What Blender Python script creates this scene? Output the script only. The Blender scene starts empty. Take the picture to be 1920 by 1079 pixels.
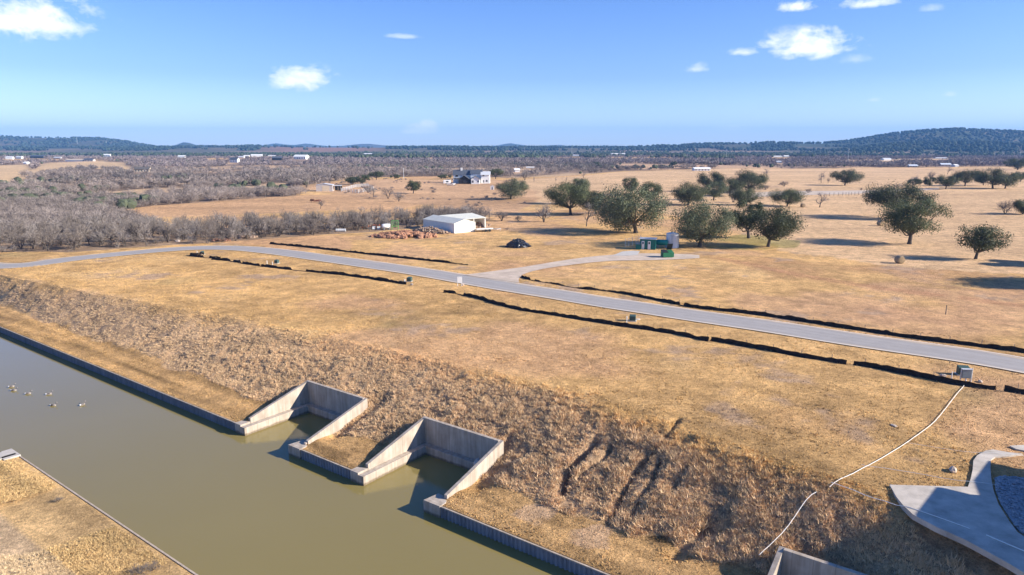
import bpy, math, random
import numpy as np
R = math.radians
sc = bpy.context.scene
# ------------------------------------------------------------------ camera, sun, sky, exposure
CAM_H = 27.0
F_PX, CX, CY = 1281.0, 960.0, 539.5
PITCH = math.atan(262.5 / F_PX)
cam_d = bpy.data.cameras.new('camera'); cam = bpy.data.objects.new('camera', cam_d)
sc.collection.objects.link(cam); sc.camera = cam
cam.location = (0, 0, CAM_H); cam.rotation_euler = (R(90) - PITCH, 0, 0)
cam_d.sensor_width = 36.0; cam_d.lens = 36.0 * F_PX / 1920.0
cam_d.clip_start = 0.5; cam_d.clip_end = 40000
SUN_EL, SUN_AZ = R(24), R(-10)                 # azimuth measured from +X towards +Y
sun_dir = (math.cos(SUN_EL) * math.cos(SUN_AZ), math.cos(SUN_EL) * math.sin(SUN_AZ), math.sin(SUN_EL))
sl = bpy.data.lights.new('sun', 'SUN'); sl.energy = 5.0; sl.angle = R(0.5); sl.color = (1.0, 0.92, 0.80)
so = bpy.data.objects.new('sun', sl); sc.collection.objects.link(so)
so.rotation_euler = (math.pi / 2 - SUN_EL, 0, math.pi / 2 + SUN_AZ)
sc.view_settings.view_transform = 'Standard'; sc.view_settings.look = 'None'
sc.view_settings.exposure = 1.16; sc.view_settings.gamma = 1.0
W = bpy.data.worlds.new('World'); sc.world = W; W.use_nodes = True
SKY_STRENGTH = 0.088


def build_world():
    nt = W.node_tree; nt.nodes.clear(); N = nt.nodes; L = nt.links
    out = N.new('ShaderNodeOutputWorld'); bg = N.new('ShaderNodeBackground')
    sky = N.new('ShaderNodeTexSky'); sky.sky_type = 'NISHITA'; sky.sun_disc = False
    sky.sun_elevation = SUN_EL; sky.sun_rotation = math.pi / 2 - SUN_AZ
    sky.altitude = 300; sky.air_density = 1.0; sky.dust_density = 0.4; sky.ozone_density = 2.2
    tc = N.new('ShaderNodeTexCoord'); sep = N.new('ShaderNodeSeparateXYZ'); L.new(tc.outputs['Generated'], sep.inputs[0])
    def m(op, a, b=None, c=None, clamp=False):
        n = N.new('ShaderNodeMath'); n.operation = op; n.use_clamp = clamp
        for i, q in enumerate((a, b, c)):
            if q is None: continue
            if isinstance(q, (int, float)): n.inputs[i].default_value = q
            else: L.new(q, n.inputs[i])
        return n.outputs[0]
    az = m('ARCTAN2', sep.outputs[0], sep.outputs[1]); el = m('ARCSINE', sep.outputs[2])
    noi = N.new('ShaderNodeTexNoise'); noi.inputs['Scale'].default_value = 26; noi.inputs['Detail'].default_value = 7
    noi.inputs['Roughness'].default_value = 0.62; noi.inputs['Distortion'].default_value = 0.3
    mp = N.new('ShaderNodeMapping'); mp.inputs['Scale'].default_value = (1, 1, 1.7); L.new(tc.outputs['Generated'], mp.inputs[0]); L.new(mp.outputs[0], noi.inputs[0])
    n2 = N.new('ShaderNodeTexNoise'); n2.inputs['Scale'].default_value = 70; n2.inputs['Detail'].default_value = 5; L.new(mp.outputs[0], n2.inputs[0])
    # each cloud: azimuth, elevation (degrees), half width, half height, opacity
    total = None
    for (a, e, wa, we, k) in CLOUDS:
        dx = m('MULTIPLY', m('SUBTRACT', az, R(a)), 1 / R(wa))
        dy0 = m('MULTIPLY', m('SUBTRACT', el, R(e)), 1 / R(we))
        dy = m('MAXIMUM', dy0, m('MULTIPLY', dy0, -1.7))          # flat underside
        d = m('SQRT', m('ADD', m('MULTIPLY', dx, dx), m('MULTIPLY', dy, dy)))
        v = m('SUBTRACT', 1.0 + max(0, k - 1) * 2.6, d)
        v = m('ADD', v, m('MULTIPLY', m('SUBTRACT', noi.outputs[0], 0.5), 2.6))
        v = m('ADD', v, m('MULTIPLY', m('SUBTRACT', n2.outputs[0], 0.5), 0.7))
        fall = m('SUBTRACT', 1.35, d, clamp=True)
        v = m('MULTIPLY', m('MULTIPLY', v, 1.25, clamp=True), m('MULTIPLY', fall, 2.2, clamp=True), clamp=True)
        v = m('MULTIPLY', v, min(k, 1.0))
        total = v if total is None else m('MAXIMUM', total, v)
    hs = N.new('ShaderNodeHueSaturation'); hs.inputs['Saturation'].default_value = SKY_SAT; hs.inputs['Value'].default_value = SKY_VAL
    L.new(sky.outputs[0], hs.inputs['Color'])
    tint = N.new('ShaderNodeMix'); tint.data_type = 'RGBA'; tint.blend_type = 'MULTIPLY'; tint.inputs[0].default_value = 1
    L.new(hs.outputs[0], tint.inputs[6])
    gr = N.new('ShaderNodeValToRGB'); ce = gr.color_ramp.elements
    ce[0].position = 0.0; ce[0].color = (1.22, 1.26, 1.24, 1); ce[1].position = 1.0; ce[1].color = (.40, .62, 1.0, 1)
    e_ = ce.new(.06); e_.color = (.62, .715, 1.08, 1)
    e_ = ce.new(.22); e_.color = (.325, .56, 1.02, 1)
    L.new(m('MULTIPLY', el, 1 / R(90), clamp=True), gr.inputs[0]); L.new(gr.outputs[0], tint.inputs[7])
    mix = N.new('ShaderNodeMix'); mix.data_type = 'RGBA'
    L.new(total, mix.inputs[0]); L.new(tint.outputs[2], mix.inputs[6]); mix.inputs[7].default_value = (7.2, 7.3, 7.5, 1)
    L.new(mix.outputs[2], bg.inputs[0]); bg.inputs[1].default_value = SKY_STRENGTH
    L.new(bg.outputs[0], out.inputs[0])


def px_ang(px, py):
    x = (px - CX) / F_PX; yy = -(py - CY) / F_PX
    c, s = math.cos(PITCH), math.sin(PITCH)
    r = (x, c + yy * s, -s + yy * c); l = math.sqrt(r[0] ** 2 + r[1] ** 2 + r[2] ** 2)
    return math.degrees(math.atan2(r[0], r[1])), math.degrees(math.asin(r[2] / l))


SKY_SAT, SKY_VAL, SKY_TINT = 1.0, 1.0, (1, 1, 1, 1)
CLOUDS = []
for (px, py, hw, hh, k) in [(25, 36, 115, 46, 1.0), (105, 50, 60, 20, .8), (566, 152, 62, 27, 1.0), (788, 245, 30, 14, 1.07), (800, 238, 18, 12, 1.1), (770, 248, 18, 7, 1.05),
                            (1512, 90, 80, 32, 1.0), (1394, 99, 32, 9, .65), (1302, 131, 26, 12, .6), (1500, 14, 34, 14, .85),
                            (1625, 8, 52, 12, .75), (762, 69, 34, 6, .4), (1606, 112, 30, 12, .3), (1740, 18, 22, 8, .3), (1375, 241, 40, 9, .3), (1780, 178, 12, 6, .35),
                            (1638, 188, 12, 6, .3), (800, 300, 1, 1, 0)]:
    a, e = px_ang(px, py); CLOUDS.append((a, e, hw / 1281 * 57.3, hh / 1281 * 57.3, k))
build_world()

# ------------------------------------------------------------------ helpers
col = sc.collection
rng = np.random.default_rng(7)
random.seed(5)


def tag(o, label=None, cat=None, group=None, kind=None):
    if label: o['label'] = label
    if cat: o['category'] = cat
    if group: o['group'] = group
    if kind: o['kind'] = kind
    return o


def empty(name, loc=(0, 0, 0), rz=0.0):
    o = bpy.data.objects.new(name, None); col.objects.link(o); o.location = loc; o.rotation_euler = (0, 0, rz); return o


def mesh_np(name, V, F, mat=None, colr=None, smooth=False):
    """V (n,3); F list of index arrays, each (m,3) or (m,4)."""
    if not isinstance(F, (list, tuple)): F = [F]
    F = [np.asarray(f, dtype=np.int32) for f in F if len(f)]
    me = bpy.data.meshes.new(name)
    V = np.asarray(V, dtype=np.float32)
    me.vertices.add(len(V)); me.vertices.foreach_set('co', V.ravel())
    nl = sum(f.size for f in F); npoly = sum(len(f) for f in F)
    me.loops.add(nl); me.polygons.add(npoly)
    me.loops.foreach_set('vertex_index', np.concatenate([f.ravel() for f in F]))
    tot = np.concatenate([np.full(len(f), f.shape[1], dtype=np.int32) for f in F])
    st = np.concatenate([[0], np.cumsum(tot)[:-1]]).astype(np.int32)
    me.polygons.foreach_set('loop_start', st)
    try: me.polygons.foreach_set('loop_total', tot)
    except Exception: pass
    me.polygons.foreach_set('use_smooth', np.full(npoly, smooth, dtype=bool))
    if colr is not None:
        at = me.color_attributes.new('Col', 'FLOAT_COLOR', 'POINT')
        c4 = np.ones((len(V), 4), dtype=np.float32); c4[:, :3] = colr
        at.data.foreach_set('color', c4.ravel())
    me.update(calc_edges=True); me.validate(clean_customdata=False)
    if mat: me.materials.append(mat)
    return me


def link(name, me, parent=None):
    o = bpy.data.objects.new(name, me); col.objects.link(o)
    if parent: o.parent = parent
    return o


class MB:
    def __init__(s): s.v = []; s.f = []
    def add(s, vs, fs):
        b = len(s.v); s.v += [tuple(p) for p in vs]; s.f += [tuple(i + b for i in q) for q in fs]; return s
    def box(s, x0, y0, z0, x1, y1, z1):
        return s.add([(x0, y0, z0), (x1, y0, z0), (x1, y1, z0), (x0, y1, z0), (x0, y0, z1), (x1, y0, z1), (x1, y1, z1), (x0, y1, z1)],
                     [(3, 2, 1, 0), (4, 5, 6, 7), (0, 1, 5, 4), (1, 2, 6, 5), (2, 3, 7, 6), (3, 0, 4, 7)])
    def prism(s, poly, z0, z1):
        """poly: xy list counter-clockwise; z1 a number or one per vertex"""
        n = len(poly); zt = z1 if isinstance(z1, (list, tuple)) else [z1] * n; zb = z0 if isinstance(z0, (list, tuple)) else [z0] * n
        vs = [(p[0], p[1], zb[i]) for i, p in enumerate(poly)] + [(p[0], p[1], zt[i]) for i, p in enumerate(poly)]
        fs = [tuple(range(n - 1, -1, -1)), tuple(range(n, 2 * n))] + [(i, (i + 1) % n, n + (i + 1) % n, n + i) for i in range(n)]
        return s.add(vs, fs)
    def tube(s, pts, rad, n=6, caps=True):
        pts = [np.array(p, float) for p in pts]; k = len(pts)
        rr = rad if isinstance(rad, (list, tuple)) else [rad] * k
        rings = []
        for i, p in enumerate(pts):
            d = pts[min(i + 1, k - 1)] - pts[max(i - 1, 0)]; d /= (np.linalg.norm(d) + 1e-9)
            a = np.array((0, 0, 1.0)) if abs(d[2]) < .9 else np.array((1.0, 0, 0))
            e1 = np.cross(d, a); e1 /= np.linalg.norm(e1); e2 = np.cross(d, e1)
            rings += [p + rr[i] * (math.cos(2 * math.pi * j / n) * e1 + math.sin(2 * math.pi * j / n) * e2) for j in range(n)]
        fs = [(i * n + j, i * n + (j + 1) % n, (i + 1) * n + (j + 1) % n, (i + 1) * n + j) for i in range(k - 1) for j in range(n)]
        if caps: fs += [tuple(range(n - 1, -1, -1)), tuple(range((k - 1) * n, k * n))]
        return s.add(rings, fs)
    def blob(s, c, r, seg=10, rings=7, jit=0.0, rnd=random):
        vs = []; fs = []
        for i in range(rings + 1):
            th = math.pi * i / rings
            for j in range(seg):
                ph = 2 * math.pi * j / seg; q = 1 + (rnd.uniform(-jit, jit) if jit else 0)
                vs.append((c[0] + r[0] * math.sin(th) * math.cos(ph) * q, c[1] + r[1] * math.sin(th) * math.sin(ph) * q, c[2] + r[2] * math.cos(th) * q))
        for i in range(rings):
            for j in range(seg):
                fs.append((i * seg + j, (i + 1) * seg + j, (i + 1) * seg + (j + 1) % seg, i * seg + (j + 1) % seg))
        return s.add(vs, fs)
    def xf(s, fn): s.v = [tuple(fn(*p)) for p in s.v]; return s
    def build(s, name, mat, parent=None, smooth=False, bevel=0):
        me = bpy.data.meshes.new(name); me.from_pydata(s.v, [], s.f); me.materials.append(mat)
        if smooth: me.polygons.foreach_set('use_smooth', [True] * len(me.polygons))
        me.update()
        o = link(name, me, parent)
        if bevel:
            b = o.modifiers.new('bevel', 'BEVEL'); b.width = bevel; b.segments = 2; b.limit_method = 'ANGLE'
        return o


# ---- value noise
def _h(ix, iy, s):
    n = (ix * 374761393 + iy * 668265263 + s * 974711) & 0x7fffffff
    n = ((n ^ (n >> 13)) * 1274126177) & 0x7fffffff
    return ((n ^ (n >> 16)) & 0xffff) / 65535.0


def vn(x, y, sc_, seed=0):
    x = np.asarray(x, float) / sc_; y = np.asarray(y, float) / sc_
    ix = np.floor(x).astype(np.int64); iy = np.floor(y).astype(np.int64)
    fx = x - ix; fy = y - iy; fx = fx * fx * (3 - 2 * fx); fy = fy * fy * (3 - 2 * fy)
    a = _h(ix, iy, seed); b = _h(ix + 1, iy, seed); c = _h(ix, iy + 1, seed); d = _h(ix + 1, iy + 1, seed)
    return (a * (1 - fx) + b * fx) * (1 - fy) + (c * (1 - fx) + d * fx) * fy - .5


def fbm(x, y, sc_, seed=0, o=4):
    r = 0; a = 1
    for i in range(o): r = r + a * vn(x, y, sc_ / 2 ** i, seed + i * 17); a *= .55
    return r


def ss(x, a, b):
    t = np.clip((x - a) / (b - a), 0, 1); return t * t * (3 - 2 * t)


# ---- the site frame: u along the shore, v inland
OX, OY = -7.5, 48.1
UX, UY = .8065, -.5912
VX, VY = .5912, .8065


def to_uv(x, y): return (x - OX) * UX + (y - OY) * UY, (x - OX) * VX + (y - OY) * VY
def to_xy(u, v): return OX + u * UX + v * VX, OY + u * UY + v * VY


def site(p): x, y = to_xy(p[0], p[1]); return (x, y, p[2])


CANAL_W = 15.3
SLIPS = [(-22.8, -14.3), (-6.15, 2.25), (25.6, 34.0)]       # u ranges of the slips
SLIP_D = 7.7; SLIP_DS = [7.7, 7.7, 5.7]
FAR_SLIP = (-41.5, -33.0)


def crest(t, pts):
    xs = [((a - CX) / F_PX) / math.cos(PITCH) * 1.0 for a, b in pts]; ys = [277 - b for a, b in pts]
    return np.interp(t, xs, ys)


HILLS = [  # centre distance, half depth front, half depth back, skyline
    (3300, 1000, 900, [(1180, 277), (1300, 273), (1420, 270), (1500, 270), (1570, 265), (1640, 256), (1700, 249), (1760, 246), (1800, 248), (1920, 250), (2200, 252), (2500, 262), (2700, 277)]),
    (2450, 560, 700, [(1420, 290), (1560, 281), (1660, 271), (1760, 268), (1860, 272), (2000, 264), (2300, 270), (2500, 290)]),
    (4300, 1300, 1500, [(-500, 262), (-100, 252), (0, 254), (60, 258), (110, 260), (150, 260), (220, 261), (270, 268), (310, 275), (350, 282)]),
    (5200, 500, 500, [(330, 282), (348, 274), (362, 271), (368, 267.5), (380, 268), (388, 273), (410, 279)]),
    (3600, 900, 900, [(380, 290), (430, 278), (480, 276), (540, 275), (580, 279), (640, 284), (680, 279), (730, 277), (790, 282), (850, 290)]),
    (7200, 1200, 1200, [(-300, 274), (300, 275), (400, 272.5), (440, 274), (515, 273.5), (536, 269.5), (560, 274), (580, 273.5), (592, 270), (610, 275), (650, 275), (680, 271.5), (700, 270.5), (725, 273), (780, 275),
                        (830, 272.5), (860, 275), (900, 274.5), (943, 274.5), (957, 268.5), (972, 274), (1020, 274), (1045, 272), (1070, 275), (1100, 276), (1140, 274), (1180, 275), (1250, 273.5), (1340, 271), (1500, 271), (1700, 272), (2100, 272)]),
]


def bank_top(u): return np.interp(u, [-140, -106, -48, -8, 12, 27], [6.5, 8.0, 14.0, 16.6, 15.2, 12.4])


def H0(x, y):
    """ground height, coarse shape"""
    x = np.asarray(x, float); y = np.asarray(y, float)
    u, v = to_uv(x, y)
    # inland side
    v1 = bank_top(u)
    t = np.clip((v - 4.3) / (v1 - 4.3), 0, 1)
    z = .88 + np.clip(v, 0, 4.3) * .12 + (5.0 - .88 - .516) * (0.85 * t + .15 * t * t * (3 - 2 * t))
    # slightly lower ground right of each slip wall
    for a, b in SLIPS[:2]:
        z = z - .5 * np.exp(-((u - b - .9) / 1.1) ** 2) * ss(v, 1.5, 4) * (1 - ss(v, 8, 11))
    # camera side bank
    w = -CANAL_W - v
    zn = .88 + np.clip(w, 0, 4) * .1 + 2.2 * ss(w, 4, 11)
    z = np.where(w > 0, zn, z)
    canal_mask = (v < 0) & (w < 0) & (u > -260) & (u < 220)
    z = np.where((v < 0) & (w <= 0), .88, z)
    z = np.where(canal_mask, -1.6, z)
    r = np.hypot(x, y)
    far = ss(r, 260, 700)
    z = z + far * 3.0 * fbm(x, y, 420, 3, 3) * (1 - ss(r, 3000, 6000))
    z = z + .5 * fbm(x, y, 60, 9, 2) * ss(v, 22, 60) * ss(r, 175, 240)
    yy = np.maximum(y, 1); tt = x / yy
    hz = 0
    for R0, wf, wb, pts in HILLS:
        top = crest(tt, pts) * R0 * 1.03 / F_PX + 22
        top = top + np.where(top > 22.5, 9 * fbm(x, y * .3, 300, int(R0), 4), 0)
        b = np.where(y < R0, ss(y, R0 - wf, R0), 1 - ss(y, R0, R0 + wb))
        rough = 1 + .22 * fbm(x, y, 380, 5, 4) * (1 - b * b)
        hz = np.maximum(hz, np.clip(top, 0, None) * b * rough)
    z = z + np.where(y > 1500, hz, 0)
    return z


def place(px, py, zmin=None):
    """point of the ground seen at a spot of the photograph, used once to survey where things stand"""
    x = (px - CX) / F_PX; yy = -(py - CY) / F_PX
    c, s = math.cos(PITCH), math.sin(PITCH)
    r = np.array((x, c + yy * s, -s + yy * c))
    t = 20 * 1.006 ** np.arange(1100)
    P = r[None, :] * t[:, None]; P[:, 2] += CAM_H
    below = P[:, 2] < H0(P[:, 0], P[:, 1])
    i = int(np.argmax(below)) if below.any() else len(t) - 1
    a, b = t[max(i - 1, 0)], t[i]
    for _ in range(30):
        m_ = (a + b) / 2
        if CAM_H + r[2] * m_ < float(H0(r[0] * m_, r[1] * m_)): b = m_
        else: a = m_
    return np.array((r[0] * b, r[1] * b, CAM_H + r[2] * b))


def depth(p): return p[1] * math.cos(PITCH) - (p[2] - CAM_H) * math.sin(PITCH)
def poly(pts): return np.array([place(a, b)[:2] for a, b in pts])


def inpoly(x, y, P):
    r = np.zeros(np.shape(x), bool); n = len(P)
    for i in range(n):
        x0, y0 = P[i]; x1, y1 = P[(i + 1) % n]
        if y0 == y1: continue
        c = ((y0 > y) != (y1 > y)) & (x < (x1 - x0) * (y - y0) / (y1 - y0) + x0)
        r ^= c
    return r


def dist_line(x, y, P):
    d = np.full(np.shape(x), 1e9)
    for i in range(len(P) - 1):
        a = P[i]; b = P[i + 1]; ab = b - a; L2 = ab @ ab + 1e-9
        t = np.clip(((x - a[0]) * ab[0] + (y - a[1]) * ab[1]) / L2, 0, 1)
        d = np.minimum(d, np.hypot(x - a[0] - t * ab[0], y - a[1] - t * ab[1]))
    return d


def smooth_line(P, step=1.5, it=3):
    P = np.asarray(P, float); out = []
    for i in range(len(P) - 1):
        p0 = P[max(i - 1, 0)]; p1 = P[i]; p2 = P[i + 1]; p3 = P[min(i + 2, len(P) - 1)]
        n = max(2, int(np.linalg.norm(p2 - p1) / step))
        for k in range(n):
            t = k / n
            out.append(.5 * ((2 * p1) + (-p0 + p2) * t + (2 * p0 - 5 * p1 + 4 * p2 - p3) * t * t + (-p0 + 3 * p1 - 3 * p2 + p3) * t ** 3))
    out.append(P[-1]); out = np.array(out)
    for _ in range(it):
        q = out.copy(); q[1:-1] = (out[:-2] + 2 * out[1:-1] + out[2:]) / 4; out = q
    return out


# ------------------------------------------------------------------ materials
def mat_new(name):
    m = bpy.data.materials.new(name); m.use_nodes = True
    nt = m.node_tree; return m, nt, nt.nodes, nt.links, nt.nodes['Principled BSDF']


def simple(name, c, rough=.8, var=.12, scale=3.0, bump=0.0, metal=0.0, spec=None, c2=None, stretch=(1, 1, 1)):
    m, nt, N, L, b = mat_new(name)
    tc = N.new('ShaderNodeTexCoord'); mp = N.new('ShaderNodeMapping'); mp.inputs['Scale'].default_value = stretch
    L.new(tc.outputs['Object'], mp.inputs[0])
    n = N.new('ShaderNodeTexNoise'); n.inputs['Scale'].default_value = scale; n.inputs['Detail'].default_value = 6; n.inputs['Roughness'].default_value = .65
    L.new(mp.outputs[0], n.inputs[0])
    r = N.new('ShaderNodeValToRGB'); r.color_ramp.elements[0].position = .3; r.color_ramp.elements[1].position = .72
    lo = tuple(max(0, q * (1 - var)) for q in c); hi = c2 or tuple(min(1, q * (1 + var)) for q in c)
    r.color_ramp.elements[0].color = (*lo, 1); r.color_ramp.elements[1].color = (*hi, 1)
    L.new(n.outputs[0], r.inputs[0]); L.new(r.outputs[0], b.inputs['Base Color'])
    b.inputs['Roughness'].default_value = rough; b.inputs['Metallic'].default_value = metal
    b.inputs['Specular IOR Level'].default_value = .3 if spec is None else spec
    if bump:
        bp = N.new('ShaderNodeBump'); bp.inputs['Strength'].default_value = bump; bp.inputs['Distance'].default_value = .05
        L.new(n.outputs[0], bp.inputs['Height']); L.new(bp.outputs[0], b.inputs['Normal'])
    return m


def attr_mat(name, rough=.9, var=.25, scales=(1.2, 7.0), bump=.6, dist=.08, trans=0.0, rnd=0.0):
    """colour from the vertex colour attribute, broken up by noise"""
    m, nt, N, L, b = mat_new(name)
    at = N.new('ShaderNodeAttribute'); at.attribute_name = 'Col'
    tc = N.new('ShaderNodeTexCoord'); fac = None; hs = []
    for s in scales:
        n = N.new('ShaderNodeTexNoise'); n.inputs['Scale'].default_value = s; n.inputs['Detail'].default_value = 8; n.inputs['Roughness'].default_value = .7
        L.new(tc.outputs['Object'], n.inputs[0]); hs.append(n.outputs[0])
        mr = N.new('ShaderNodeMapRange'); mr.inputs[1].default_value = .32; mr.inputs[2].default_value = .68
        mr.inputs[3].default_value = 1 - var; mr.inputs[4].default_value = 1 + var; L.new(n.outputs[0], mr.inputs[0])
        if fac is None: fac = mr.outputs[0]
        else:
            mm = N.new('ShaderNodeMath'); mm.operation = 'MULTIPLY'; L.new(fac, mm.inputs[0]); L.new(mr.outputs[0], mm.inputs[1]); fac = mm.outputs[0]
    if rnd:
        oi = N.new('ShaderNodeObjectInfo'); mr = N.new('ShaderNodeMapRange'); mr.inputs[3].default_value = 1 - rnd; mr.inputs[4].default_value = 1 + rnd
        L.new(oi.outputs['Random'], mr.inputs[0]); mm = N.new('ShaderNodeMath'); mm.operation = 'MULTIPLY'; L.new(fac, mm.inputs[0]); L.new(mr.outputs[0], mm.inputs[1]); fac = mm.outputs[0]
    vm = N.new('ShaderNodeVectorMath'); vm.operation = 'SCALE'; L.new(at.outputs['Color'], vm.inputs[0]); L.new(fac, vm.inputs['Scale'])
    L.new(vm.outputs[0], b.inputs['Base Color']); b.inputs['Roughness'].default_value = rough; b.inputs['Specular IOR Level'].default_value = .1
    if bump:
        ad = N.new('ShaderNodeMath'); ad.operation = 'ADD'; L.new(hs[0], ad.inputs[0]); L.new(hs[-1], ad.inputs[1])
        bp = N.new('ShaderNodeBump'); bp.inputs['Strength'].default_value = bump; bp.inputs['Distance'].default_value = dist
        L.new(ad.outputs[0], bp.inputs['Height']); L.new(bp.outputs[0], b.inputs['Normal'])
    return m


def concrete():
    m, nt, N, L, b = mat_new('board marked concrete')
    tc = N.new('ShaderNodeTexCoord')
    def noise(sc_, st, det=6):
        mp = N.new('ShaderNodeMapping'); mp.inputs['Scale'].default_value = st; L.new(tc.outputs['Object'], mp.inputs[0])
        n = N.new('ShaderNodeTexNoise'); n.inputs['Scale'].default_value = sc_; n.inputs['Detail'].default_value = det; n.inputs['Roughness'].default_value = .65; L.new(mp.outputs[0], n.inputs[0]); return n.outputs[0]
    def ramp(f, p0, c0, p1, c1):
        r = N.new('ShaderNodeValToRGB'); r.color_ramp.elements[0].position = p0; r.color_ramp.elements[1].position = p1
        r.color_ramp.elements[0].color = (*c0, 1); r.color_ramp.elements[1].color = (*c1, 1); L.new(f, r.inputs[0]); return r.outputs[0]
    def mul(a, c):
        x = N.new('ShaderNodeMix'); x.data_type = 'RGBA'; x.blend_type = 'MULTIPLY'; x.inputs[0].default_value = 1; L.new(a, x.inputs[6]); L.new(c, x.inputs[7]); return x.outputs[2]
    base = ramp(noise(1.1, (1, 1, 1)), .3, (.39, .325, .26), .7, (.50, .43, .355))
    streak = ramp(noise(2.2, (1, 1, .10), 4), .32, (.68, .66, .63), .62, (1, 1, 1)); base = mul(base, streak)
    sep = N.new('ShaderNodeSeparateXYZ'); L.new(tc.outputs['Object'], sep.inputs[0])
    for ax, per in ((0, 1.22), (1, 1.22)):                       # formwork panel joints
        a = N.new('ShaderNodeMath'); a.operation = 'PINGPONG'; a.inputs[1].default_value = per / 2; L.new(sep.outputs[ax], a.inputs[0])
        base = mul(base, ramp(a.outputs[0], .012, (.72, .70, .68), .022, (1, 1, 1)))
    zn = N.new('ShaderNodeMath'); zn.operation = 'MULTIPLY_ADD'; zn.inputs[1].default_value = .35; L.new(noise(1.7, (1, 1, .2)), zn.inputs[0]); L.new(sep.outputs[2], zn.inputs[2])
    base = mul(base, ramp(zn.outputs[0], .30, (.50, .46, .38), .44, (1, 1, 1)))   # tide mark above the water
    L.new(base, b.inputs['Base Color']); b.inputs['Roughness'].default_value = .9; b.inputs['Specular IOR Level'].default_value = .25
    bp = N.new('ShaderNodeBump'); bp.inputs['Strength'].default_value = .3; bp.inputs['Distance'].default_value = .03; L.new(noise(5, (1, 1, .4)), bp.inputs['Height']); L.new(bp.outputs[0], b.inputs['Normal'])
    return m


M = {}
M['ground'] = attr_mat('ground', var=.3, scales=(.45, 2.3, 7.0), bump=1.0, dist=.25)
M['grass'] = attr_mat('dry grass', var=.15, scales=(2.0,), bump=0)
M['hedge'] = attr_mat('woodland', var=.15, scales=(.2,), bump=0)


def leaf_mat(name, c, var=.5, rnd=.12):
    m, nt, N, L, b = mat_new(name)
    tc = N.new('ShaderNodeTexCoord'); n = N.new('ShaderNodeTexNoise'); n.inputs['Scale'].default_value = .6; n.inputs['Detail'].default_value = 4; L.new(tc.outputs['Object'], n.inputs[0])
    r = N.new('ShaderNodeValToRGB'); r.color_ramp.elements[0].position = .3; r.color_ramp.elements[1].position = .7
    r.color_ramp.elements[0].color = (*[q * (1 - var) for q in c], 1); r.color_ramp.elements[1].color = (c[0] * (1 + var * 1.1), c[1] * (1 + var), c[2] * (1 + var * .7), 1)
    L.new(n.outputs[0], r.inputs[0])
    hs = N.new('ShaderNodeHueSaturation'); oi = N.new('ShaderNodeObjectInfo'); mr = N.new('ShaderNodeMapRange'); mr.inputs[3].default_value = 1 - rnd; mr.inputs[4].default_value = 1 + rnd
    L.new(oi.outputs['Random'], mr.inputs[0]); L.new(mr.outputs[0], hs.inputs['Value']); L.new(r.outputs[0], hs.inputs['Color'])
    L.new(hs.outputs[0], b.inputs['Base Color']); b.inputs['Roughness'].default_value = .6; b.inputs['Specular IOR Level'].default_value = .25
    tr = N.new('ShaderNodeBsdfTranslucent'); L.new(hs.outputs[0], tr.inputs[0]); mx = N.new('ShaderNodeMixShader'); mx.inputs[0].default_value = .18
    L.new(b.outputs[0], mx.inputs[1]); L.new(tr.outputs[0], mx.inputs[2]); L.new(mx.outputs[0], N['Material Output'].inputs[0])
    return m


M['oak'] = leaf_mat('oak leaves', (.098, .114, .056))
M['oak_dark'] = leaf_mat('dark oak leaves', (.070, .084, .042))
M['oak_grey'] = leaf_mat('grey green oak leaves', (.122, .140, .082))
M['bark'] = simple('bark', (.10, .08, .065), .95, .3, 6, .6)
M['twig'] = simple('bare twigs', (.20, .168, .145), .95, .25, 1.2)
M['twig_lilac'] = simple('bare twigs pale', (.27, .235, .21), .95, .2, 1.2)
M['concrete'] = simple('board marked concrete', (.37, .325, .275), .9, .25, 1.6, .25, stretch=(1, 1, .45))
M['concrete'] = concrete(); M['cap'] = simple('weathered wall cap', (.42, .34, .26), .9, .3, 3)
M['conc_top'] = simple('pale concrete', (.46, .415, .36), .9, .15, 2.5, .2)
M['patio'] = simple('patio concrete', (.47, .415, .35), .9, .28, .8, .15)
M['pile'] = simple('weathered sheet piling', (.20, .20, .215), .75, .3, 1.5, .15, stretch=(1, 1, .3))
M['asphalt'] = simple('old pale asphalt', (.325, .305, .29), .95, .16, .5, .15, spec=.2)
M['curb'] = simple('ribbon curb', (.60, .52, .43), .95, .12, 1.0, .1)
M['caliche'] = simple('caliche gravel', (.50, .40, .31), .95, .22, .5, .3)
M['slab'] = simple('white slab', (.46, .43, .39), .9, .1, 1)
M['fabric'] = simple('black silt fabric', (.034, .027, .023), .95, .6, 2.0, .1, spec=.1)
M['wood'] = simple('grey timber', (.30, .24, .18), .9, .3, 4)
M['white'] = simple('white paint', (.78, .77, .74), .6, .05, 2)
M['white_metal'] = simple('white sheet metal', (.74, .73, .68), .5, .06, 1.0)
M['cream_roof'] = simple('cream metal roof', (.62, .60, .50), .45, .08, .7)
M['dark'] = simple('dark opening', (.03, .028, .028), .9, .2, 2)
M['grey_roof'] = simple('dark grey metal roof', (.085, .095, .115), .5, .15, .6)
M['roof_brown'] = simple('brown shingle roof', (.11, .10, .09), .9, .2, 2)
M['glass'] = simple('window glass', (.02, .03, .04), .1, .1, 1, spec=.6)
M['green'] = simple('dark green paint', (.010, .13, .11), .5, .12, 2)
M['teal'] = simple('teal paint', (.015, .22, .20), .45, .12, 2)
M['bin_green'] = simple('green steel', (.02, .13, .06), .55, .15, 2)
M['tank_white'] = simple('white tank', (.62, .66, .70), .45, .06, 1)
M['grey_box'] = simple('grey enamel', (.22, .25, .26), .5, .08, 3)
M['box_green'] = simple('utility green', (.05, .09, .075), .55, .1, 3)
M['rope'] = simple('white cord', (.85, .82, .76), .8, .05, 3)
M['rock'] = simple('pale rock', (.50, .40, .32), .95, .25, 4, .5)
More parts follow.
